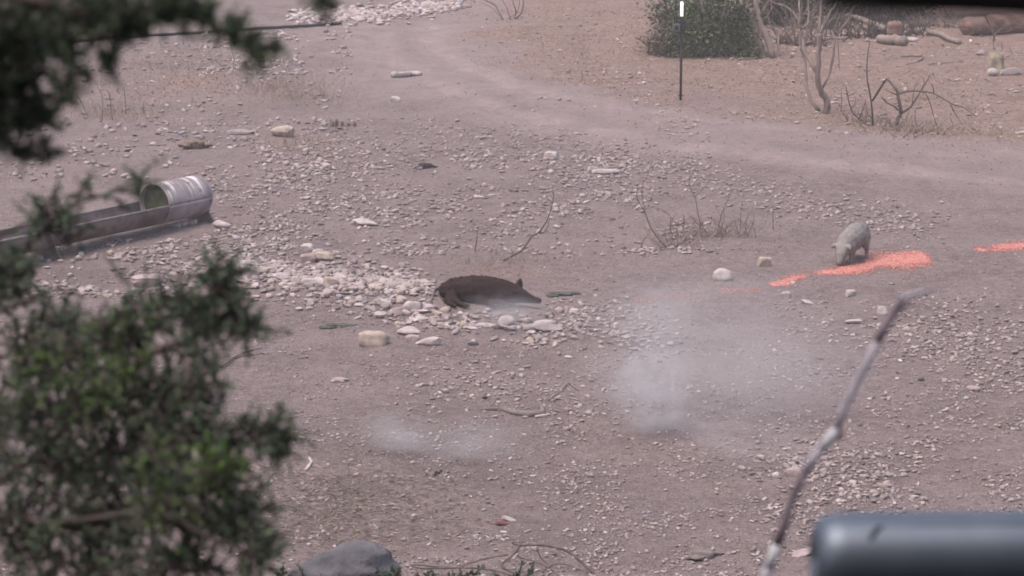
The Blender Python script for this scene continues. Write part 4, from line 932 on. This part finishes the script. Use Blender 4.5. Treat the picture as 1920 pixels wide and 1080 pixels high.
def brush(name, label, base, w, h, n, seed, mat, group=None, lean=.5):
    p = G(*base); r = empty(name, tuple(p)); tag(r, label, 'brush', group); rs = random.Random(seed); d = depth_of(p); s1 = d / F
    mb = MB()
    for k in range(n):
        x0 = rs.uniform(-w, w) * .6; y0 = rs.uniform(-.4, .4); a = rs.gauss(0, lean); hh = h * rs.uniform(.4, 1.1)
        P = [np.array([x0, y0, 0])]
        for j in range(4): P.append(P[-1] + np.array([math.sin(a) * hh / 4 + rs.gauss(0, .04), rs.gauss(0, .05), math.cos(a) * hh / 4])); a += rs.gauss(0, .25)
        mb.tube(P, [.016, .013, .010, .007, .004], 5)
    mb.build('stems', mat, r).name = 'branch'; return r
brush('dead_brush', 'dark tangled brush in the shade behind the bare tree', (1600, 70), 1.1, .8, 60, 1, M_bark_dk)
brush('dead_brush', 'fine grey twig tangle on the ground under the broken bush', (1715, 252), .75, .30, 22, 4, M_bark, lean=1.3)
brush('dead_brush', 'fine twig tangle around the foot of the thin dark shrub', (1615, 232), .5, .35, 14, 5, M_bark, lean=1.2)
brush('dead_brush', 'tall brown brush tangle between the two trunk tree and the bare tree', (1500, 84), .9, 1.0, 70, 6, M_bark, lean=.6)
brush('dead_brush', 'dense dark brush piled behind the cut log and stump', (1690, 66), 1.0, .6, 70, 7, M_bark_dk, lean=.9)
brush('dead_brush', 'ragged brown brush at the left skirt of the green bush', (1238, 98), .5, .7, 40, 8, M_bark, lean=.5)
brush('dead_brush', 'low grey brush on the slope right of the stump', (1750, 48), 1.0, .45, 60, 2, M_bark, lean=.9)
brush('dead_brush', 'grey brush tangle between stump and rotten log', (1800, 52), .7, .35, 40, 3, M_bark, lean=1.0)

# ---------------------------------------------------------------- close foreground: leafy branches, banded twig, rifle, window frame
KB = .76
def sprigs(root, name, clumps, colr, seed, leaf_px=15, per=13, aspect=.52, dens=1.35, kd=1., out_c=None, spread=1.):
    """clump: (px, py, rx, ry, depth, n_sprigs[, tone]); sprigs of small leaves through the clump's depth"""
    rs = np.random.default_rng(seed); Vs, Ts, Cs = [], [], []; off = 0; mb = MB(); o0 = np.array(root.location)
    for c in clumps:
        px, py, rx, ry, d, n = c[:6]; d *= kd; n = int(n * dens); tone = c[6] if len(c) > 6 else 1.; cb_ = c[7] if len(c) > 7 else colr
        s1 = d / F; cen = D(px, py, d)
        q = rs.normal(0, .5, (n, 3)); base = cen + q * np.array([rx, (rx + ry) * .5, ry]) * s1
        dirs = unit(q * np.array([1, .5, 1]) + rs.normal(0, .55, (n, 3)) + np.array([.18, 0, .12]))
        Ls = rs.uniform(28, 62, n) * s1 * spread
        for b_, u_, l_ in zip(base, dirs, Ls):
            m = per + int(rs.integers(-3, 4)); t = np.linspace(.05, 1, m); bend = rs.normal(0, .16, 3)
            ax_ = b_ + u_ * (l_ * t[:, None]) + bend * (l_ * t[:, None] ** 2)
            side = unit(rs.normal(size=(m, 3))); U = unit(u_ * .75 + side * .9); L = leaf_px * s1 * rs.uniform(.65, 1.25, m) * (1 - .35 * t)
            C = ax_ + U * L[:, None] * .5
            V, T, Cc = leaf_cloud(C, U, L, L * aspect, tints(m, np.array(cb_), .22, rs) * tone, .28, rs); Vs.append(V); Ts.append(T + off); Cs.append(Cc); off += len(V)
            mb.tube([b_ - u_ * l_ * .4 - o0, b_ + u_ * l_ * .4 - o0, ax_[-1] - o0], [2.2 * s1, 1.7 * s1, .8 * s1], 4, cap=False)
    f = raw_mesh(name, np.concatenate(Vs) - o0, np.concatenate(Ts), M_leaf, np.concatenate(Cs), parent=root)
    mb.build('twig', M_bark_dk, f)['kind'] = 'stuff'; return f
def fore_branches(root, specs, mat):
    o0 = np.array(root.location)
    for (pts, w0, w1) in specs:
        P = [D(q[0], q[1], q[2] * KB) - o0 for q in pts]; n = len(P); W = [(w0 + (w1 - w0) * i_ / (n - 1)) * pts[i_][2] * KB / F * .5 for i_ in range(n)]
        Q, WW = [], []
        for i_ in range(n - 1):
            for k in range(4):
                t = k / 4; p0, p1, p2, p3 = P[max(i_ - 1, 0)], P[i_], P[i_ + 1], P[min(i_ + 2, n - 1)]
                Q.append(.5 * (2 * p1 + (p2 - p0) * t + (2 * p0 - 5 * p1 + 4 * p2 - p3) * t * t + (3 * p1 - p0 - 3 * p2 + p3) * t ** 3)); WW.append(W[i_] * (1 - t) + W[i_ + 1] * t)
        Q.append(P[-1]); WW.append(W[-1]); mb = MB(); mb.tube(Q, WW, 8, wob=.1); mb.build('branch', mat, root)
FG = [(.10, .148, .086), (.13, .18, .105), (.08, .115, .078), (.15, .195, .125)]
FGB = [(.115, .185, .050), (.14, .21, .065), (.085, .14, .045)]
dB = 2.3 * KB
q = D(-140, 1190, dB); zr_ = gz(q[0], q[1])
leafy = empty('leafy_bush', (q[0], q[1], zr_)); tag(leafy, 'leafy dark green bush close by at the lower left', 'bush')
mb = MB(); o0 = np.array(leafy.location); mb.tube([(0, 0, -.1), D(-130, 1150, dB) - o0, D(-90, 950, dB) - o0, D(-80, 720, dB + .05) - o0, D(-100, 470, dB + .1) - o0, D(-60, 330, dB) - o0], [.022, .02, .017, .013, .009, .004], 10, wob=.1); mb.build('trunk', M_bark_dk, leafy)
fore_branches(leafy, [
    ([(-90, 950, 2.3), (60, 860, 2.25), (200, 720, 2.2), (290, 660, 2.15), (345, 640, 2.15), (400, 600, 2.15), (440, 590, 2.15), (492, 622, 2.15)], 20, 7),
    ([(290, 660, 2.15), (340, 650, 2.15), (350, 690, 2.12), (345, 720, 2.1)], 9, 4), ([(400, 600, 2.15), (400, 560, 2.15), (415, 510, 2.15), (430, 490, 2.15)], 8, 3),
    ([(60, 860, 2.25), (200, 850, 2.2), (330, 820, 2.15), (430, 830, 2.1), (490, 800, 2.1), (545, 838, 2.1)], 12, 4), ([(-90, 950, 2.3), (100, 980, 2.2), (280, 960, 2.1), (400, 1010, 2.05), (500, 1050, 2.05)], 14, 5),
    ([(-80, 720, 2.35), (-20, 600, 2.3), (60, 560, 2.3), (110, 540, 2.3), (160, 560, 2.3)], 12, 5), ([(-100, 470, 2.4), (0, 440, 2.35), (90, 400, 2.3), (180, 370, 2.3), (270, 345, 2.3)], 9, 4),
    ([(200, 850, 2.2), (260, 950, 2.15), (300, 1040, 2.1), (310, 1100, 2.1)], 8, 4), ([(90, 400, 2.3), (110, 450, 2.3), (140, 480, 2.28)], 6, 3), ([(200, 720, 2.2), (230, 640, 2.2), (235, 580, 2.2), (270, 560, 2.2)], 8, 3), ([(180, 370, 2.3), (150, 345, 2.3), (140, 325, 2.3)], 5, 2)], M_bark_dk)
sprigs(leafy, 'foliage', [
    (415, 530, 38, 42, 2.15, 46), (395, 590, 50, 34, 2.15, 40), (460, 612, 34, 18, 2.15, 24), (360, 660, 40, 30, 2.15, 22), (340, 570, 26, 30, 2.18, 20), (300, 590, 40, 34, 2.18, 26), (240, 590, 40, 40, 2.2, 28), (215, 640, 60, 34, 2.2, 40, .8),
    (150, 660, 70, 44, 2.25, 60, .7), (50, 650, 70, 50, 2.3, 54, .8), (110, 600, 50, 34, 2.3, 24, .8), (300, 740, 60, 50, 2.18, 66, .75), (380, 720, 34, 44, 2.12, 34, .9), (200, 760, 80, 60, 2.2, 80, .7), (80, 770, 90, 60, 2.28, 90, .8),
    (350, 820, 70, 40, 2.15, 60, .75), (440, 810, 30, 24, 2.1, 20), (495, 805, 36, 26, 2.1, 34), (528, 828, 20, 16, 2.1, 14), (250, 870, 90, 60, 2.2, 100, .75), (100, 880, 100, 60, 2.25, 110, .75), (400, 900, 50, 50, 2.1, 54, .8), (330, 960, 70, 50, 2.1, 74, .8),
    (180, 980, 100, 50, 2.2, 110, .75), (40, 1000, 80, 60, 2.25, 90, .7), (430, 990, 50, 44, 2.08, 50, .85), (480, 1040, 36, 34, 2.05, 34), (330, 1060, 80, 36, 2.1, 70, .8), (160, 1070, 100, 36, 2.2, 80, .7), (480, 960, 24, 40, 2.08, 14),
    (-20, 540, 50, 40, 2.35, 50, .8), (20, 515, 40, 26, 2.35, 30, .8), (-30, 800, 60, 100, 2.35, 80, .7),
    (112, 408, 30, 22, 2.3, 17, .85), (70, 430, 26, 16, 2.3, 8, .85), (130, 440, 20, 14, 2.3, 5, .85), (262, 342, 20, 12, 2.3, 6, .8), (205, 368, 36, 10, 2.3, 4, .8), (160, 350, 16, 18, 2.3, 3, .8), (92, 380, 20, 16, 2.3, 5, .8)], FG, 70, leaf_px=15, kd=KB)
sprigs(leafy, 'new_growth', [(240, 690, 44, 24, 2.1, 22, 1, FGB), (400, 880, 36, 40, 2.05, 26, 1, FGB), (150, 740, 50, 40, 2.15, 18, .8, FGB), (310, 940, 44, 26, 2.05, 14, .9, FGB), (60, 690, 40, 30, 2.2, 14, .9, FGB), (290, 850, 24, 26, 2.05, 10, .9, FGB), (200, 600, 26, 22, 2.12, 8, .8, FGB)], FGB, 71, leaf_px=15, dens=1.3, kd=KB)
dT = 1.55 * KB
q = D(-420, 540, dT); cedar = empty('cedar_tree', (q[0], q[1], gz(q[0], q[1]))); tag(cedar, 'dark blurred tree with foliage hanging into the top left corner', 'tree')
o0 = np.array(cedar.location); mb = MB(); zt_ = 7.15 - o0[2]
mb.tube([(0, 0, -.15), (.01, 0, .5), (-.01, .01, 1.1), (.0, 0, zt_), (.03, .02, zt_ + .5)], [.055, .047, .04, .03, .012], 12, wob=.12); mb.build('trunk', M_bark_dk, cedar)
fore_branches(cedar, [
    ([(-420, 60, 1.55), (-200, -20, 1.55), (0, -10, 1.5), (150, 20, 1.5), (300, 20, 1.5), (380, 30, 1.5), (430, 70, 1.5), (470, 85, 1.5), (512, 90, 1.5)], 26, 6), ([(470, 85, 1.5), (480, 105, 1.5), (484, 122, 1.5)], 6, 3),
    ([(-420, 160, 1.55), (-150, 140, 1.6), (0, 160, 1.6), (60, 210, 1.6), (50, 280, 1.6)], 18, 5), ([(150, 20, 1.5), (130, 90, 1.5), (125, 150, 1.5), (122, 185, 1.5)], 8, 4), ([(60, 140, 1.6), (90, 175, 1.6), (140, 150, 1.6), (165, 140, 1.6)], 5, 3),
    ([(230, 20, 1.5), (210, 70, 1.5), (205, 125, 1.5)], 6, 3), ([(300, -60, 1.5), (480, -40, 1.5), (600, -30, 1.5), (610, 12, 1.5)], 10, 4)], M_bark_dk)
sprigs(cedar, 'foliage', [
    (60, 10, 120, 34, 1.55, 120, .6), (200, 20, 110, 30, 1.5, 110, .6), (300, 30, 50, 26, 1.5, 46, .6), (20, 70, 70, 50, 1.6, 90, .6), (100, 60, 60, 34, 1.55, 60, .6), (200, 55, 70, 18, 1.5, 44, .6), (60, 110, 50, 34, 1.6, 50, .65), (10, 150, 46, 50, 1.6, 64, .65),
    (50, 180, 46, 36, 1.6, 50, .65), (70, 225, 30, 22, 1.6, 24, .7), (10, 230, 30, 40, 1.6, 40, .7), (45, 275, 30, 18, 1.6, 24, .75), (90, 285, 14, 8, 1.6, 8, .75), (125, 100, 16, 46, 1.5, 26, .65), (122, 165, 14, 22, 1.5, 18, .7), (205, 110, 10, 26, 1.5, 12, .7), (165, 143, 16, 7, 1.5, 6, .7), (235, 60, 22, 16, 1.5, 14, .65),
    (382, 30, 16, 30, 1.5, 24, .75), (430, 55, 24, 24, 1.5, 26, .75), (465, 80, 18, 14, 1.5, 14, .75), (482, 108, 12, 16, 1.5, 14, .8), (502, 92, 16, 7, 1.5, 10, .8), (607, 6, 12, 15, 1.5, 16, .75), (340, -10, 60, 24, 1.5, 40, .65), (-60, 60, 60, 120, 1.6, 90, .6), (500, -60, 120, 22, 1.5, 60, .65)], [tuple(v * 1.4 for v in c_) for c_ in FG], 72, leaf_px=15, spread=.6, kd=KB)
# low leaves just under the bottom edge, out of focus
q = D(860, 1120, 8.0); low = empty('low_shrub', (q[0], q[1], gz(q[0], q[1]))); tag(low, 'low blurred green shrub along the bottom edge below the twigs', 'shrub')
stems(low, 8.0, [([(860, 1150), (850, 1100), (840, 1080)], 5, 2), ([(862, 1150), (900, 1100), (930, 1082)], 5, 2), ([(858, 1150), (760, 1100), (735, 1080)], 5, 2), ([(864, 1150), (980, 1100), (1010, 1085)], 4, 2)], M_bark_dk, seed=70)
sprigs(low, 'foliage', [(730, 1090, 30, 8, 8, 16, .55), (850, 1096, 44, 8, 8, 18, .55), (960, 1095, 40, 8, 8, 14, .55), (800, 1102, 110, 12, 8, 30, .55), (540, 1100, 80, 10, 8, 24, .5)], FG, 73, leaf_px=12, spread=.5, dens=1)
# boulder on the slope
bp_ = D(668, 1085, 10.0); rsb = np.random.default_rng(21)
bo = stone_obj('boulder', (bp_[0], bp_[1], gz(bp_[0], bp_[1])), .62, 'chip', 'grey', 4, rsb, rz=.3, sink=.25, tilt=.05, scale=(.66, .8, .95), mat=M('grey_boulder', (.07, .066, .073), (.16, .15, .16), 5, .9, .05, bscale=9))
bo.location.z = D(668, 1012, 10.0)[2] - max(v.co.z for v in bo.data.vertices)
tag(bo, 'blurred grey rounded boulder at the bottom edge', 'boulder')

# banded twig
q = D(1405, 1170, 1.5); tw = empty('banded_twig', (q[0], q[1], gz(q[0], q[1]))); tag(tw, 'blurred upright twig banded white and brown in front at right', 'twig')
M_tw = M('twig_bark', (.12, .09, .105), (.19, .15, .17), 60, .9); M_lich = M('white_lichen', (.40, .39, .42), (.54, .53, .56), 60, .9)
M_twg = M('grey_twig_bark', (.28, .25, .29), (.38, .345, .39), 60, .9)
o0 = np.array(tw.location)
tpts = [(1405, 1170), (1436, 1080), (1456, 1020), (1480, 950), (1510, 885), (1540, 840), (1568, 805), (1592, 745), (1620, 690), (1645, 640), (1668, 600), (1690, 562), (1712, 552), (1735, 546), (1757, 538)]
def twseg(pts, w0, w1, mat, nm, d=1.5):
    P = [D(a, b_, d) - o0 for a, b_ in pts]; n = len(P); mb = MB(); mb.tube(P, [(w0 + (w1 - w0) * i_ / (n - 1)) * d / F * .43 for i_ in range(n)], 9, wob=.12); return mb.build(nm, mat, tw)
twseg([(1380, 1260), (1392, 1205), (1405, 1170), (1420, 1125), (1434, 1085), (1440, 1065)], 30, 22, M_twg, 'stem')
mb = MB(); mb.tube([(0, 0, -.05), D(1380, 1260, 1.5) - o0], .0055, 8); mb.build('stem', M_tw, tw)
twseg([(1440, 1066), (1448, 1045), (1456, 1022)], 23, 23, M_lich, 'lichen_band'); twseg([(1456, 1023), (1470, 985), (1480, 950), (1494, 915), (1510, 885)], 22, 19, M_tw, 'stem')
twseg([(1510, 886), (1524, 862), (1540, 840)], 19, 22, M_twg, 'stem'); twseg([(1540, 841), (1556, 822), (1568, 806)], 23, 24, M_lich, 'lichen_band')
twseg([(1568, 807), (1580, 772), (1592, 745), (1620, 690), (1645, 640)], 18, 17, M_twg, 'stem'); twseg([(1645, 641), (1656, 618), (1668, 600), (1680, 578), (1690, 562)], 19, 17, M_tw, 'stem')
twseg([(1690, 563), (1700, 556), (1712, 552), (1735, 546), (1757, 538)], 16, 6, M_twg, 'stem'); twseg([(1672, 594), (1690, 578), (1712, 566)], 10, 5, M_tw, 'branch')
twseg([(1572, 800), (1578, 815), (1570, 826)], 14, 8, M_wood, 'bud')

# rifle muzzle at the lower right
dR = 1.18; sR = dR / F
q = D(1526, 1046, dR); rif = empty('rifle', tuple(q)); rif.rotation_euler = (0, 0, R(2)); tag(rif, 'blued steel rifle muzzle reaching in from the lower right', 'rifle')
M_gun = M('blued_steel', (.125, .148, .185), (.15, .172, .21), 40, .52, metal=.75, spec=.5)
M_slot = M('engraved_slot', (.004, .005, .008), None, 10, .9)
rr = 84 * sR
def lathe(name, prof, mat, parent, n=64, squash=1.):
    mb = MB(); V, Fc = [], []
    for (x, r0) in prof:
        for k in range(n): a = 2 * math.pi * k / n; V.append((x, r0 * math.cos(a), r0 * math.sin(a)))
    for i_ in range(len(prof) - 1):
        for k in range(n): a, b_ = i_ * n + k, i_ * n + (k + 1) % n; Fc.append((a, a + n, b_ + n, b_))
    mb.add(V, Fc); return mb.build(name, mat, parent)
supp = lathe('suppressor', [(.006, .0062), (.0, .0064), (-.0005, rr * .58), (.0005, rr * .74), (.003, rr * .87), (.0065, rr * .955), (.0105, rr * .99), (.013, rr), (.020, rr), (.23, rr), (.235, rr * .97), (.236, rr * .5)], M_gun, rif)
# a shallow cut that hooks down from a long scored line along the top
mb = MB()
def on(x, a, lift=.00025): return (x, -math.sin(a) * (rr + lift), math.cos(a) * (rr + lift))
cut = [(94, 50), (97, 45), (103, 39), (112, 33), (122, 29.5)]
mb.tube([on(x_ * sR, R(a_)) for x_, a_ in cut], [.0005, .0010, .0011, .0009, .0004], 8); mb.build('slot', M_slot, supp)
mb = MB(); mb.tube([on(x_ * sR, R(28.5), -.0003) for x_ in (120, 200, 300, 420, 640)], [.0003, .0005, .0005, .0006, .0006], 6); mb.build('scored_line', M_slot, supp)
lathe('barrel', [(.20, .011), (.34, .0115), (.62, .014), (.625, .005)], M_gun, rif, 32)
lathe('handguard', [(.46, .0), (.4605, .019), (.465, .022), (.82, .026), (.825, .0)], M('stock_polymer', (.02, .02, .02), (.03, .03, .03), 30, .7), rif, 32)
# edge of the blind's window opening above
wf = empty('hunting_blind', (0, 0, gz(0, 0))); tag(wf, 'dark blurred edge of a hunting blind window along the top right', 'blind')
dF = .62; a0, a1 = D(1500, -6, dF), D(2250, 30, dF); o0 = np.array(wf.location)
M_fr = M('dark_frame', (.012, .010, .012), (.02, .018, .02), 20, .9)
mb = MB(); V = []
for a in (a0, a1):
    for (dy, dz) in ((-.03, 0), (.03, 0), (.03, .10), (-.03, .10)): V.append(a + (0, dy, dz) - o0)
mb.add(V, [(0, 1, 2, 3), (7, 6, 5, 4), (0, 4, 5, 1), (1, 5, 6, 2), (2, 6, 7, 3), (3, 7, 4, 0)]); mb.build('window_rail', M_fr, wf, smooth=False, bevel=.004)
for nm, lo, hi in (('unseen_sill', (-.9, .52, 5.3), (2.2, .64, 6.24)), ('floor', (-1.4, -1.5, 5.25), (2.4, .5, 5.32)), ('unseen_roof', (-1.4, -1.5, 7.6), (2.4, .12, 7.66)), ('unseen_back_wall', (-1.4, -1.56, 5.34), (2.4, -1.5, 7.6))):  # unseen blind parts added to darken the rifle's lower reflection
    mb = MB(); mb.box(np.array(lo) - o0, np.array(hi) - o0); mb.build(nm, M_fr, wf, smooth=False, bevel=.004)

# ---------------------------------------------------------------- smoke and dust
def smoke(label, px, py, rx, ry, ryd, dens, seed, dd=0., tilt=0., nscale=1.6, lo=.38, hi=.68, alb=(.89, .85, .86)):
    g = G(px, py + ry * .62); d = depth_of(g) + dd; s1 = d / F; c = D(px, py, d)
    V, T = ICO[4]
    m = bpy.data.materials.new('smoke'); m.use_nodes = True; t = m.node_tree; t.nodes.clear(); N = t.nodes.new; L = t.links.new
    o_ = N('ShaderNodeOutputMaterial'); pv = N('ShaderNodeVolumePrincipled'); pv.inputs['Color'].default_value = (*alb, 1); pv.inputs['Anisotropy'].default_value = .1
    tc = N('ShaderNodeTexCoord'); ln = N('ShaderNodeVectorMath'); ln.operation = 'LENGTH'; L(tc.outputs['Object'], ln.inputs[0])
    mr = N('ShaderNodeMapRange'); mr.interpolation_type = 'SMOOTHSTEP'; mr.inputs[1].default_value = 1; mr.inputs[2].default_value = .05; L(ln.outputs['Value'], mr.inputs[0])
    ad = N('ShaderNodeVectorMath'); ad.operation = 'ADD'; ad.inputs[1].default_value = (seed, seed * .7, -seed); L(tc.outputs['Object'], ad.inputs[0])
    nz = N('ShaderNodeTexNoise'); nz.inputs['Scale'].default_value = nscale; nz.inputs['Detail'].default_value = 4; nz.inputs['Distortion'].default_value = 1.2; L(ad.outputs[0], nz.inputs['Vector'])
    m2 = N('ShaderNodeMapRange'); m2.inputs[1].default_value = lo; m2.inputs[2].default_value = hi; L(nz.outputs[0], m2.inputs[0])
    mu = N('ShaderNodeMath'); mu.operation = 'MULTIPLY'; L(mr.outputs[0], mu.inputs[0]); L(m2.outputs[0], mu.inputs[1])
    m3 = N('ShaderNodeMath'); m3.operation = 'MULTIPLY'; m3.inputs[1].default_value = dens; L(mu.outputs[0], m3.inputs[0]); L(m3.outputs[0], pv.inputs['Density']); L(pv.outputs[0], o_.inputs['Volume'])
    o = raw_mesh('dust_cloud', V, T, m, smooth=True); o.location = c; o.scale = (rx * s1, ryd, ry * s1); o.rotation_euler = (0, tilt, 0)
    return tag(o, label, kind='stuff')
smoke('thick pale dust plume hanging over the dirt right of the middle', 1225, 735, 105, 125, .55, 6.0, 1.3, tilt=.1, nscale=2.0, lo=.40, hi=.78)
smoke('uneven wisp of dust rising above the thick plume', 1215, 600, 150, 110, .6, 1.5, 5.2, tilt=-.3, nscale=1.8, dd=.6, lo=.42, hi=.75)
smoke('wisp of dust drifting right from the thick plume', 1390, 800, 210, 110, .6, 1.2, 6.4, tilt=.25, nscale=1.8, dd=-.3, lo=.42, hi=.75)
smoke('wide thin veil of dust drifting right of the dark hog', 1330, 670, 400, 220, 1.6, .55, 4.1, dd=.5, nscale=1.1)
smoke('wisp of dust veiling the head of the dark hog', 950, 580, 100, 48, .26, 3.9, 7.7, nscale=.9, dd=-.75)
smoke('small dust puff low on the dirt at centre left', 745, 812, 95, 68, .4, 2.2, 2.6, nscale=.9)
smoke('thin trailing dust right of the small puff', 880, 830, 170, 56, .45, 1.4, 9.2, nscale=1.4)

# ---------------------------------------------------------------- dusty air over the whole place
mb = MB(); mb.box((-950, -450, -3), (950, 1320, 19)); mh = bpy.data.materials.new('dusty_air'); mh.use_nodes = True; t = mh.node_tree; t.nodes.clear()
o_ = t.nodes.new('ShaderNodeOutputMaterial'); pv = t.nodes.new('ShaderNodeVolumePrincipled'); pv.inputs['Color'].default_value = (.95, .91, .90, 1); pv.inputs['Density'].default_value = .0017
t.links.new(pv.outputs[0], o_.inputs['Volume']); tag(mb.build('haze', mh, smooth=False), 'thin dusty haze in the evening air', kind='stuff')
